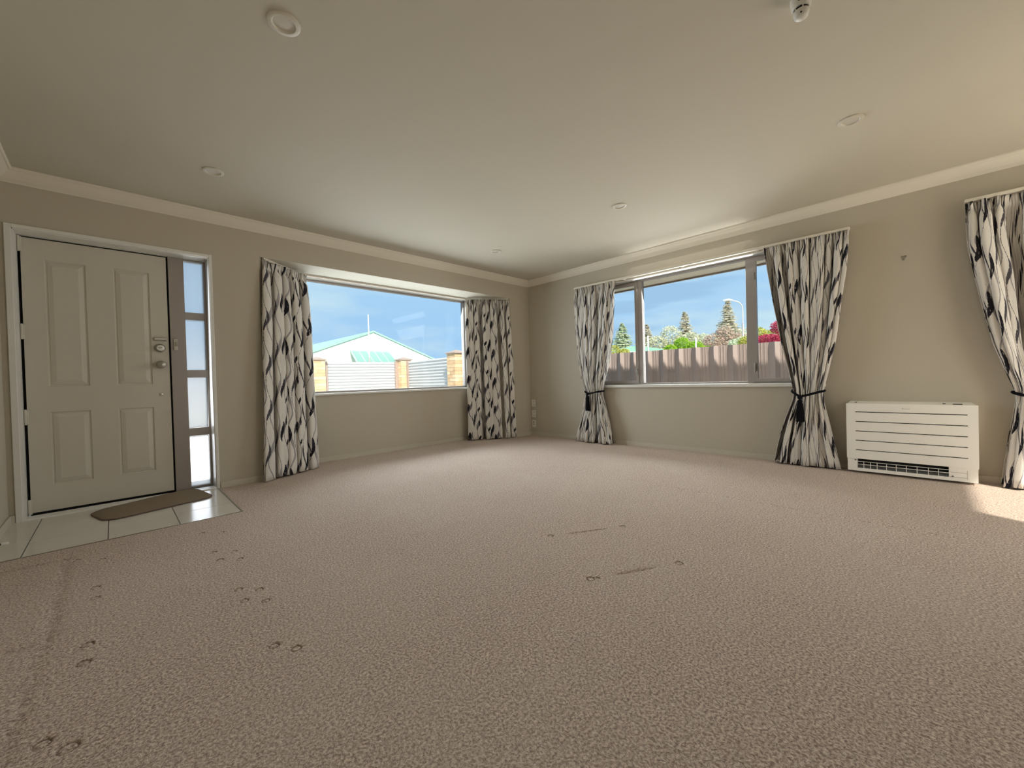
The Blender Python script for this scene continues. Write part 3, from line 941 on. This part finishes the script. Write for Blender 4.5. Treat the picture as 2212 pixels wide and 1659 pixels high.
# ================================================================== SMALL THINGS
# power outlets in the corner
for z, lab, kind in ((.500, 'topmost of the three power outlet plates in the corner', 0), (.335, 'middle one of the three power outlet plates in the corner', 0), (.178, 'lowest of the three wall plates in the corner, with data jacks', 1)):
    o = thing('power_outlet', (0, -.062, z), lab, 'outlet', 'wall plates stacked in the corner')
    local(o, MB().box(-.011, 0, -.100, -.024, z - .056, z + .056)).build('plate', M_PLASTIC, o, bevel=.003)
    if kind == 0:
        for dz in (.028, -.028):
            s = local(o, MB().box(-.015, -.010, -.044, -.030, z + dz - .008, z + dz + .008)).build('switch', M_PLASTIC, o, bevel=.002)
            m = MB()
            m.box(-.0118, -.010, -.068, -.064, z + dz - .003, z + dz + .010); m.box(-.0118, -.010, -.084, -.080, z + dz - .003, z + dz + .010); m.box(-.0118, -.010, -.077, -.071, z + dz - .014, z + dz - .007)
            local(o, m).build('pin_holes', M_VOID, o)
    else:
        for dz in (.026, -.010):
            j = local(o, MB().box(-.014, -.010, -.080, -.044, z + dz - .014, z + dz + .014)).build('jack', M_PLASTIC, o, bevel=.002)
            local(o, MB().box(-.0148, -.0135, -.070, -.054, z + dz - .008, z + dz + .006)).build('jack_hole', M_VOID, j)

# doormat
def doormat():
    a = R(14.5)
    cx, cy, hw, hh, rc = -4.50, -.235, .325, .185, .10
    pts = []
    for sx, sy, a0 in ((1, 1, 0), (-1, 1, 90), (-1, -1, 180), (1, -1, 270)):
        for k in range(6):
            an = R(a0 + 90 * k / 5)
            pts.append((sx * (hw - rc) + rc * math.cos(an), sy * (hh - rc * .8) + rc * .8 * math.sin(an)))
    rings, vs, fs = [1.0, .975, .85, .6, .3], [], []
    n = len(pts)
    for lvl in (0, 1):
        for s in rings:
            for (px, py) in pts:
                x, y = px * s, py * s
                X, Y = cx + x * math.cos(a) - y * math.sin(a), cy + x * math.sin(a) + y * math.cos(a)
                lift = max(0.0, Y + .16) * .14
                z = .003 + lift + (.009 if (lvl and s < 1) else (.006 if lvl else 0))
                vs.append((X, Y, z))
    k = len(rings)
    for lvl in (0, 1):
        o = lvl * k * n
        for r in range(k - 1):
            for i in range(n):
                fs.append((o + r * n + i, o + r * n + (i + 1) % n, o + (r + 1) * n + (i + 1) % n, o + (r + 1) * n + i))
        fs.append(tuple(o + (k - 1) * n + i for i in range(n)))
    for i in range(n):
        fs.append((i, (i + 1) % n, k * n + (i + 1) % n, k * n + i))
    t = thing('doormat', (cx, cy, 0), 'brown rounded doormat lying askew before the front door', 'doormat')
    local(t, MB().add(vs, fs)).build('pile', M_MAT, t, smooth=True)
    edge = [(vs[k * n + i][0], vs[k * n + i][1], vs[k * n + i][2] - .001) for i in range(n)]
    local(t, MB().tube(edge, .0045, 6, True)).build('binding', pmat('mat_binding', (.16, .10, .085), .8), t, smooth=True)
doormat()

# door stop on the entry side wall
t = thing('door_stop', (XL, -.74, .05), 'slim door stop with white rubber tip low on the entry side wall', 'door stop')
local(t, MB().lathe([(.014, SKT), (.014, SKT + .004), (.006, SKT + .008), (.005, .062)], (XL, -.74, .044), 'x', n=14)).build('rod', pmat('bronze_rod', (.10, .075, .06), .4, metal=.7), t, smooth=True)
local(t, MB().lathe([(.0085, .060), (.0085, .082), (.006, .086), (.001, .087)], (XL, -.74, .044), 'x', n=14)).build('tip', M_PLASTIC, t, smooth=True)

# hook on the wall above the heater
t = thing('wall_hook', (0, -4.261, 1.805), 'tiny metal triangle picture hook on the wall above the heater', 'hook')
local(t, MB().tube([(-.004, -4.246, 1.815), (-.004, -4.277, 1.815), (-.004, -4.262, 1.789)], .0028, 6, True)).build('loop', M_NICKEL, t, smooth=True)
local(t, MB().box(-.006, 0, -4.268, -4.256, 1.782, 1.800)).build('clip', M_NICKEL, t, bevel=.001)

# recessed ceiling lights
for (x, y, lab) in ((-4.15, -2.495, 'round recessed ceiling light nearest the viewer, over the carpet'), (-4.16, -.87, 'round recessed ceiling light above the front door'),
                    (-1.43, -2.47, 'round recessed ceiling light above the middle of the side window'), (-1.425, -.82, 'round recessed ceiling light near the room corner'),
                    (-1.445, -4.07, 'round recessed ceiling light in front of the heater wall')):
    o = thing('ceiling_light', (x, y, ZC), lab, 'ceiling light', 'recessed ceiling lights')
    local(o, MB().lathe([(.064, ZC), (.063, ZC - .005), (.058, ZC - .008), (.046, ZC - .008), (.043, ZC - .005), (.040, ZC)], (x, y, 0), n=48, cap=False)).build('trim_ring', pmat('lamp_ring_paint', (.66, .62, .525), .5), o, smooth=True)
    local(o, MB().lathe([(.044, ZC - .0005), (.040, ZC - .001), (.001, ZC - .003)], (x, y, 0), n=40)).build('lens', pmat('lamp_diffuser', (.64, .605, .53), .5), o, smooth=True)

# smoke detector
t = thing('smoke_detector', (-2.66, -4.03, ZC), 'white domed smoke detector on the ceiling at the picture top', 'smoke detector')
sx, sy = -2.655, -4.03
local(t, MB().lathe([(.037, ZC), (.037, ZC - .012), (.033, ZC - .038), (.029, ZC - .044)], (sx, sy, 0), n=40)).build('base', M_PLASTIC, t, smooth=True)
local(t, MB().lathe([(.024, ZC - .042), (.024, ZC - .056)], (sx, sy, 0), n=40)).build('sensor_gap', M_VOID, t)
local(t, MB().lathe([(.027, ZC - .053), (.027, ZC - .062), (.0235, ZC - .076), (.014, ZC - .082), (.001, ZC - .083)], (sx, sy, 0), n=40)).build('cap', M_PLASTIC, t, smooth=True)
for a in range(6):
    an = a * PI / 3 + .4
    local(t, MB().box(sx + .0255 * math.cos(an) - .002, sx + .0255 * math.cos(an) + .002, sy + .0255 * math.sin(an) - .002, sy + .0255 * math.sin(an) + .002, ZC - .055, ZC - .042)).build('strut', M_PLASTIC, t)
local(t, MB().lathe([(.003, 0), (.003, -.002), (.001, -.002)], (sx - .0245, sy - .004, ZC - .072), 'x', n=10)).build('indicator', M_VOID, t)
local(t, MB().lathe([(.004, 0), (.004, -.003), (.001, -.003)], (sx - .0345, sy, ZC - .026), 'x', n=10)).build('test_dot', M_VOID, t)

# ================================================================== OUTSIDE
GZ = -.42
tag(MB().box(-60, 160, -60, 160, GZ - .2, GZ).build('ground', pmat('garden_ground', (.58, .56, .50), .9, var=.12, vscale=.4)), 'pale paved and grassy ground outside the house', 'ground', kind='structure')
# eaves of this house
M_SOFFIT = pmat('soffit_board', (.88, .80, .66), .7)
M_FASCIA = pmat('fascia_paint', (.30, .24, .21), .5)
t = thing('roof', (.4, -3, 2.15), 'cream eave soffit and dark gutter outside the side window', 'eave', kind='structure')
for a, b in ((-6.6, -4.62), (-4.615, -2.22), (-2.215, .25)):
    local(t, MB().box(.2, .60, a, b, 2.125, 2.135)).build('soffit_board', M_SOFFIT, t)
local(t, MB().box(.60, .625, -6.6, .9, 2.105, 2.25)).build('fascia', M_FASCIA, t)
local(t, MB().box(.625, .70, -6.6, .9, 2.12, 2.25)).build('gutter', M_FASCIA, t, bevel=.01)
mb = MB().box(XL - .6, .25, YB - .62, .95, 2.56, 2.66).prism([(.25, 2.56), (.62, 2.20), (.62, 2.25), (.25, 2.66)], 'y', -6.6, .95)
mb.box(XL - .6, .6, YB - .62, YB - .60, 2.12, 2.6).box(XL - .6, .6, YB - .62, YB - .2, 2.155, 2.165)
mb.box(XL - .6, .6, .25, .95, 2.36, 2.37).box(XL - .6, .6, .93, .95, 2.30, 2.6)
local(t, mb).build('roof_deck', pmat('roof_metal', (.25, .22, .2), .6), t)

# ---- brown ribbed steel fence beside the side window
M_BFENCE = pmat('brown_steel_sheet', (.435, .355, .34), .55, var=.05, vscale=2.0)
t = thing('steel_fence', (1.3, -1.2, GZ), 'brown ribbed steel fence outside the side window', 'fence')
PER = .2435
ribs0 = -1.329
sheets = {}
def sheet():
    # profile over one period starting just left of the rib, in (x, y): y runs toward negative
    prof = [(0, 0), (-.043, -.070), (-.045, -.076), (0, -.121), (0, -.150), (-.004, -.153), (-.004, -.159), (0, -.162), (0, -.190), (-.004, -.193), (-.004, -.199), (0, -.202), (0, -PER + .001)]
    back = [(p[0] + .004, p[1]) for p in prof][::-1]
    return MB().prism([(a, b) for a, b in prof + back], 'z', 0, 1.267 - GZ)
me0 = None
for i in range(-12, 22):
    y = ribs0 - .018 + .073 - i * PER
    if y < -6.4 or y > 3.2: continue
    if me0 is None:
        o = sheet().build('fence_sheet', M_BFENCE, t)
        me0 = o.data
    else:
        o = bpy.data.objects.new('fence_sheet', me0)
        COL.objects.link(o)
        o.parent = t
    o.location = (0, y + 1.2, 0)
local(t, MB().box(1.31, 1.35, -6.4, 3.2, 1.10, 1.16)).build('rail', M_BFENCE, t)
local(t, MB().box(1.40, 1.49, 3.46, 3.55, GZ, 1.50)).build('post', pmat('mauve_post', (.46, .36, .32), .6), t)

# ---- white corrugated panels and brick pillars beyond the bay
M_WFENCE = pmat('white_corrugated_steel', (.60, .615, .64), .5)
def corrugated(name, a, b, z0, z1, label, posts=None):
    a, b = Vector((*a, 0)), Vector((*b, 0))
    t = thing(name, ((a.x + b.x) / 2, (a.y + b.y) / 2, GZ), label, 'fence')
    n = (b - a).normalized().cross(Vector((0, 0, 1)))
    per, amp = .0822, .012
    K = int((z1 - z0) / per * 10)
    vs, fs = [], []
    for k in range(K + 1):
        z = z0 + (z1 - z0) * k / K
        ph = (z1 - z) / per * 2 * PI
        d = amp * math.cos(ph)
        for p in (a, b):
            q = p + n * d
            vs.append((q.x, q.y, z))
        for p in (b, a):
            q = p + n * (d - .004)
            vs.append((q.x, q.y, z))
    for k in range(K):
        for q in range(4):
            i, j = k * 4 + q, k * 4 + (q + 1) % 4
            fs.append((i, j, j + 4, i + 4))
    local(t, MB().add(vs, fs)).build('sheet', M_WFENCE, t, smooth=True)
    for c in (posts or (a, b)):
        c = Vector((c[0], c[1], 0))
        local(t, MB().box(c.x - .045, c.x + .045, c.y - .045, c.y + .045, GZ, z1 + .02)).build('post', pmat('mauve_post', (.46, .36, .32), .6), t)
    return t
corrugated('fence_panel', (1.345, 6.74), (-.63, 6.92), GZ, 1.49, 'white corrugated fence panel facing the bay window', ((1.345, 6.72), (-.625, 6.92)))
corrugated('fence_panel', (-1.055, 6.95), (-4.2, 7.02), GZ, 1.49, 'white corrugated fence panel past the curtain at the door end of the bay')
corrugated('fence_panel', (1.40, 3.955), (1.60, 6.445), GZ, 1.495, 'white corrugated fence panel running back from the near brick pillar', ((1.40, 3.955), (1.60, 6.445)))
M_BRICK = [pmat('brick_a', (.78, .56, .34), .85, var=.18, vscale=14), pmat('brick_b', (.86, .66, .44), .85, var=.18, vscale=14), pmat('brick_c', (.72, .48, .28), .85, var=.2, vscale=14)]
M_MORTAR = pmat('mortar', (.72, .58, .46), .95)
M_CAP = pmat('pillar_cap', (.42, .33, .29), .8)
def pillar(x, y, rot, ztop, label):
    t = thing('brick_pillar', (x, y, GZ), label, 'pillar', 'brick pillars of the garden fence')
    t.rotation_euler = (0, 0, rot)
    H = ztop - GZ
    s = .165
    MB().box(-s + .006, s - .006, -s + .006, s - .006, 0, H).build('mortar_core', M_MORTAR, t)
    L, D, h, pitch = 2 * s - .10 - .010, .10, .076, .086
    mes = None
    rnd = random.Random(int(x * 100))
    if not hasattr(pillar, 'me'):
        pillar.me = []
        for mt in M_BRICK:
            o = MB().box(-L / 2, L / 2, -D / 2, D / 2, 0, h).build('brick', mt, t, bevel=.003, seg=1)
            pillar.me.append(o.data)
            bpy.data.objects.remove(o)
    n = int(H / pitch)
    for c in range(n):
        z = H - (c + 1) * pitch + .005
        if z < .85: break
        for k in range(4):
            o = bpy.data.objects.new('brick', rnd.choice(pillar.me))
            COL.objects.link(o)
            o.parent = t
            an = k * PI / 2
            fl = 1 if c % 2 else -1
            # pinwheel bond
            lx, ly = fl * (s - L / 2), -s + D / 2
            o.location = (lx * math.cos(an) - ly * math.sin(an), lx * math.sin(an) + ly * math.cos(an), z)
            o.rotation_euler = (0, 0, an)
    MB().add([(-s - .03, -s - .03, H), (s + .03, -s - .03, H), (s + .03, s + .03, H), (-s - .03, s + .03, H),
              (-s - .03, -s - .03, H + .025), (s + .03, -s - .03, H + .025), (s + .03, s + .03, H + .025), (-s - .03, s + .03, H + .025), (0, 0, H + .10)],
             [(0, 3, 2, 1), (0, 1, 5, 4), (1, 2, 6, 5), (2, 3, 7, 6), (3, 0, 4, 7), (4, 5, 8), (5, 6, 8), (6, 7, 8), (7, 4, 8)]).build('cap', M_CAP, t)
pillar(-.84, 6.95, 0, 1.53, 'brick pillar beside the curtain at the door end of the bay view')
pillar(1.56, 6.66, 0, 1.545, 'far brick pillar where the two white fence panels meet')
pillar(1.36, 3.74, 0, 1.555, 'near brick pillar tallest at the room corner end of the bay view')

# ---- neighbouring gabled house
M_NWALL = pmat('mint_white_weatherboard', (.62, .72, .66), .8)
M_NROOF = pmat('mint_roof', (.34, .55, .48), .6)
M_NGLAZE = pmat('green_glazing', (.22, .43, .37), .3)
t = thing('neighbour_house', (4.49, 14.6, GZ), 'pale neighbouring house with green gable roof beyond the fence', 'house')
local(t, MB().prism([(1.1, GZ), (7.88, GZ), (7.88, 2.1), (4.49, 3.38), (1.1, 2.1)], 'y', 14.62, 26.0)).build('wall', M_NWALL, t)
def roof_plane(xe):
    s = 1 if xe > 4.49 else -1
    a, b = (4.49, 3.47), (xe, 2.14)
    return MB().prism([a, b, (b[0], b[1] - .085), (a[0], a[1] - .085)], 'y', 14.58, 26.3)
local(t, roof_plane(.95)).build('roof', M_NROOF, t)
local(t, roof_plane(8.03)).build('roof', M_NROOF, t)
cn = local(t, MB().add([(3.29, 14.6, 2.47), (5.29, 14.6, 2.47), (4.95, 13.1, 1.82), (2.95, 13.1, 1.82), (3.29, 14.6, 2.41), (5.29, 14.6, 2.41), (4.95, 13.1, 1.76), (2.95, 13.1, 1.76)],
     [(0, 1, 2, 3), (4, 7, 6, 5), (0, 4, 5, 1), (1, 5, 6, 2), (2, 6, 7, 3), (3, 7, 4, 0)])).build('canopy', pmat('canopy_frame', (.42, .60, .52), .6), t)
for k in range(5):
    u0, u1 = .04 + k * .192, .04 + k * .192 + .15
    def cp(u, v): return (3.29 + 2.0 * u - .34 * v, 14.6 - 1.5 * v, 2.485 - .65 * v)
    q = [cp(u0, .1), cp(u1, .1), cp(u1, .97), cp(u0, .97)]
    local(t, MB().add(q + [(p[0], p[1], p[2] - .02) for p in q], [(0, 1, 2, 3), (4, 7, 6, 5), (0, 4, 5, 1), (1, 5, 6, 2), (2, 6, 7, 3), (3, 7, 4, 0)])).build('pane', M_NGLAZE, cn)
t = thing('mast', (1.405, 8.59, GZ), 'thin white pole standing in front of the gabled house', 'pole')
local(t, MB().tube([(1.405, 8.59, GZ), (1.405, 8.59, 1.75)], .026, 10)).build('base_tube', pmat('pole_sleeve', (.55, .5, .48), .6), t, smooth=True)
local(t, MB().tube([(1.405, 8.59, 1.7), (1.41, 8.59, 3.17)], .020, 10)).build('shaft', M_PLASTIC, t, smooth=True)

# ---- far roof, posts, street lamp beyond the steel fence
t = thing('shed_roof_house', (18.6, 7.7, GZ), 'low house with pale green hip roof beyond the steel fence', 'house')
e = [Vector((17.2, 10.2, 2.40)), Vector((20.0, 6.4, 2.40)), Vector((23.5, 8.6, 2.40)), Vector((20.8, 12.2, 2.40))]
r0, r1 = Vector((19.2, 8.55, 2.80)), Vector((21.3, 9.6, 2.80))
local(t, MB().add([*e, r0, r1], [(0, 1, 4), (1, 2, 5, 4), (2, 3, 5), (3, 0, 4, 5), (0, 3, 2, 1)])).build('roof', pmat('pale_green_roof', (.22, .42, .32), .6), t)
local(t, MB().add([*(Vector((p.x, p.y, GZ)) for p in e), *(Vector((p.x, p.y, 2.40)) for p in e)], [(0, 1, 5, 4), (1, 2, 6, 5), (2, 3, 7, 6), (3, 0, 4, 7)])).build('wall', M_NWALL, t)
for x, y, z, lab in ((8.51, 2.30, 2.21, 'white post above the steel fence near the green roof'), (9.69, 1.14, 2.09, 'white post in front of the lime green shrub')):
    o = thing('white_post', (x, y, GZ), lab, 'post', 'white posts beyond the steel fence')
    local(o, MB().tube([(x, y, GZ), (x, y, z)], .03, 8)).build('shaft', M_PLASTIC, o)
    local(o, MB().lathe([(.036, z), (.036, z + .02), (.012, z + .045)], (x, y, 0), n=10)).build('cap', M_PLASTIC, o)
t = thing('street_lamp', (26.42, 4.35, GZ), 'tall street lamp with curved arm over the fence', 'street lamp')
M_LAMP = pmat('lamp_column', (.52, .47, .48), .5)
local(t, MB().tube([(26.42, 4.35, GZ), (26.42, 4.35, 4.3)], .065, 10)).build('column', M_LAMP, t, smooth=True)
local(t, MB().tube([(26.43, 4.35, 4.2), (26.44, 4.35, 5.30), (26.40, 4.39, 5.55), (26.28, 4.5, 5.74), (26.05, 4.73, 5.86), (25.85, 4.93, 5.92)], .038, 10)).build('arm', pmat('galvanised', (.62, .62, .62), .5), t, smooth=True)
local(t, MB().tube([(25.92, 4.86, 5.93), (25.75, 5.03, 5.95), (25.48, 5.30, 5.91)], [.05, .075, .035], 8)).build('lamp_head', M_PLASTIC, t, smooth=True)

# ---- trees and shrubs
def leaf_mat(name, col, col2):
    mt = pmat(name, col, .8, spec=.2)
    nt = NT(mt.node_tree)
    b = mt.node_tree.nodes['Principled BSDF']
    tc = nt.n('ShaderNodeTexCoord').outputs['Object']
    lc = nt.mix(nt.ramp(nt.noise(tc, 3.5, 2.0), .35, .65), col, col2)
    nt.put(b.inputs['Base Color'], lc)
    tr = nt.n('ShaderNodeBsdfTranslucent'); nt.put(tr.inputs[0], lc)
    mx = nt.n('ShaderNodeMixShader'); mx.inputs[0].default_value = .40
    mt.node_tree.links.new(b.outputs[0], mx.inputs[1]); mt.node_tree.links.new(tr.outputs[0], mx.inputs[2])
    mt.node_tree.links.new(mx.outputs[0], mt.node_tree.nodes['Material Output'].inputs[0])
    return mt
M_BARK = pmat('bark', (.22, .17, .13), .9)
def conifer(x, y, ztop, rad, zlow, mat, seed, label, sparse=1.0):
    rnd = random.Random(seed)
    t = thing('conifer_tree', (x, y, GZ), label, 'tree', 'trees beyond the steel fence')
    local(t, MB().tube([(x, y, GZ), (x, y, (ztop + GZ) / 2), (x, y, ztop - .1)], [.22, .13, .02], 6)).build('trunk', M_BARK, t)
    m = MB()
    H = ztop - zlow
    z = ztop
    while z > zlow - 1.0:
        f = min(1.0, (ztop - z) / H)
        r = rad * (.05 + .95 * f ** .9)
        nb = int((9 + 16 * f) * sparse)
        for k in range(nb):
            a = rnd.uniform(0, 2 * PI)
            L = r * rnd.uniform(.72, 1.12)
            tip = -.16 * L
            n = max(3, int(L / .18))
            for q in range(1, n + 1):
                s = q / n
                cx, cy, cz = x + math.cos(a) * L * s, y + math.sin(a) * L * s, z + tip * s * s + .10 * L * s ** 3
                for _ in range(2):
                    w = .15 + .16 * (1 - s * .5)
                    d = Vector((rnd.uniform(-1, 1), rnd.uniform(-1, 1), rnd.uniform(-.6, .35))).normalized() * w
                    e = Vector((-math.sin(a), math.cos(a), rnd.uniform(-.3, .3))).normalized() * w * .8
                    c = Vector((cx, cy, cz))
                    m.add([c - e, c + e, c + d + Vector((math.cos(a), math.sin(a), 0)) * w * .5], [(0, 1, 2)])
        z -= rnd.uniform(.16, .26) * (1 + .3 * f)
    local(t, m).build('foliage', mat, t, kind='stuff')
def shrub(name, x, y, zbase, blobs, mat, seed, label, leaf=.12, count=420, cat='shrub', grp='shrubs beyond the steel fence'):
    rnd = random.Random(seed)
    t = thing(name, (x, y, GZ), label, cat, grp)
    local(t, MB().tube([(x, y, GZ), (x + .05, y, zbase), (x, y, zbase + .3)], [.12, .08, .03], 6)).build('trunk', M_BARK, t)
    m = MB()
    zm = sum(q[2] for q in blobs) / len(blobs)
    blobs = blobs + [(0, 0, (zm + GZ) / 2, max(q[3] for q in blobs) * 1.15, (zm - GZ) / 2)]
    for (dx, dy, dz, rx, rz) in blobs:
        for _ in range(int(count * 1.9)):
            v = Vector((rnd.gauss(0, 1), rnd.gauss(0, 1), rnd.gauss(0, 1))).normalized() * (rnd.uniform(.35, 1.0) ** .45)
            c = Vector((x + dx + v.x * rx, y + dy + v.y * rx, dz + v.z * rz))
            d = Vector((rnd.uniform(-1, 1), rnd.uniform(-1, 1), rnd.uniform(-1, 1))).normalized() * leaf * rnd.uniform(.4, .85)
            e = d.orthogonal().normalized() * leaf * .34
            m.add([c - d * .5, c + e, c + d, c - e], [(0, 1, 2, 3)])
    local(t, m).build('foliage', mat, t, kind='stuff')
L_CON1 = leaf_mat('conifer_green', (.60, .68, .50), (.72, .76, .58))
L_CON2 = leaf_mat('conifer_grey', (.78, .72, .60), (.68, .66, .54))
L_OLIVE = leaf_mat('olive_leaves', (.74, .72, .55), (.60, .62, .46))
L_LIME = leaf_mat('lime_leaves', (.38, .58, .05), (.28, .48, .04))
L_RED = leaf_mat('maple_leaves', (.62, .10, .17), (.48, .06, .13))
L_YEL = leaf_mat('yellow_leaves', (.60, .55, .14), (.45, .50, .14))
L_PINK = leaf_mat('pink_blossom', (.66, .48, .42), (.55, .50, .38))
conifer(44.7, 24.25, 7.95, 1.7, 4.6, L_CON1, 11, 'broad green conifer left of the window mullion, beyond the fence', 1.2)
conifer(51.8, 24.3, 8.3, 1.7, 5.0, L_CON2, 12, 'brownish conifer right against the window mullion, beyond the fence')
conifer(55.9, 20.3, 10.05, 1.9, 5.0, L_CON2, 13, 'tall pointed conifer near the middle of the side window view')
conifer(49.6, 12.5, 9.75, 1.75, 5.2, L_CON2, 14, 'tall pale conifer behind the street lamp')
shrub('round_tree', 50.2, 20.0, 3.0, [(0, 0, 6.0, 1.5, 1.7), (-1.4, 1.3, 5.1, 1.5, 1.2), (1.2, -1.2, 5.0, 1.4, 1.3), (-.4, .4, 4.0, 2.2, 1.2)], L_OLIVE, 21, 'rounded olive tree to the side of the tall pointed conifer', .30, 420, 'tree', 'trees beyond the steel fence')
shrub('round_tree', 44.5, 15.0, 3.0, [(0, 0, 4.75, 1.15, 1.2), (.6, -.6, 4.3, 1.0, .9)], L_OLIVE, 22, 'bushy tree below the tall pointed conifer', .30, 420, 'tree', 'trees beyond the steel fence')
shrub('round_tree', 42.0, 12.8, 3.0, [(0, 0, 4.3, 1.0, 1.1), (.5, -.6, 3.7, 1.2, .8)], L_OLIVE, 23, 'small dark tree between the lime shrub and the pink tree', .24, 420, 'tree', 'trees beyond the steel fence')
shrub('blossom_tree', 38.4, 9.35, 2.5, [(0, 0, 4.6, .9, 1.0), (-.9, .85, 4.0, .9, .8), (.9, -.85, 4.1, .9, .8), (0, 0, 3.4, 1.6, .8)], L_PINK, 24, 'pale pink blossom tree under the street lamp arm', .22, 420, 'tree', 'trees beyond the steel fence')
shrub('round_tree', 57.0, 11.8, 2.5, [(0, 0, 5.9, 1.5, 1.35), (-1.6, 1.2, 5.6, 1.35, 1.2), (1.35, -1.2, 5.4, 1.6, 1.2)], L_OLIVE, 25, 'olive tree right beside the street lamp column', .24, 380, 'tree', 'trees beyond the steel fence')
shrub('lime_shrub', 17.5, 4.65, 1.6, [(-.15, .15, 2.55, .42, .36), (.35, -.35, 2.35, .45, .32), (-.6, .6, 2.25, .35, .28), (.8, -.75, 2.2, .35, .2)], L_LIME, 26, 'bright lime green shrub just above the steel fence', .10, 420)
shrub('yellow_shrub', 13.1, 6.2, 1.6, [(-.15, .15, 2.15, .32, .28), (.2, -.2, 2.05, .3, .2)], L_YEL, 27, 'yellow green shrub beside the tied curtain, above the fence', .08, 380)
shrub('red_maple', 11.9, -1.0, 1.6, [(-.05, .05, 2.42, .36, .28), (.25, -.25, 2.45, .45, .42), (-.35, .4, 2.02, .40, .18), (.1, -.1, 1.95, .6, .25)], L_RED, 28, 'crimson leaved maple behind the curtain beside the heater', .07, 520)
shrub('yellow_shrub', 18.0, 1.35, 1.6, [(0, 0, 2.75, .45, .36), (-.3, .4, 2.4, .4, .3), (.5, -.5, 2.6, .5, .4)], L_YEL, 29, 'golden shrub behind the crimson maple', .10, 400)
shrub('dark_shrub', 24.0, 4.1, 1.6, [(0, 0, 2.75, .45, .35), (.3, -.35, 2.85, .4, .4)], L_CON1, 30, 'green shrub at the foot of the street lamp by the mullion', .12, 380)
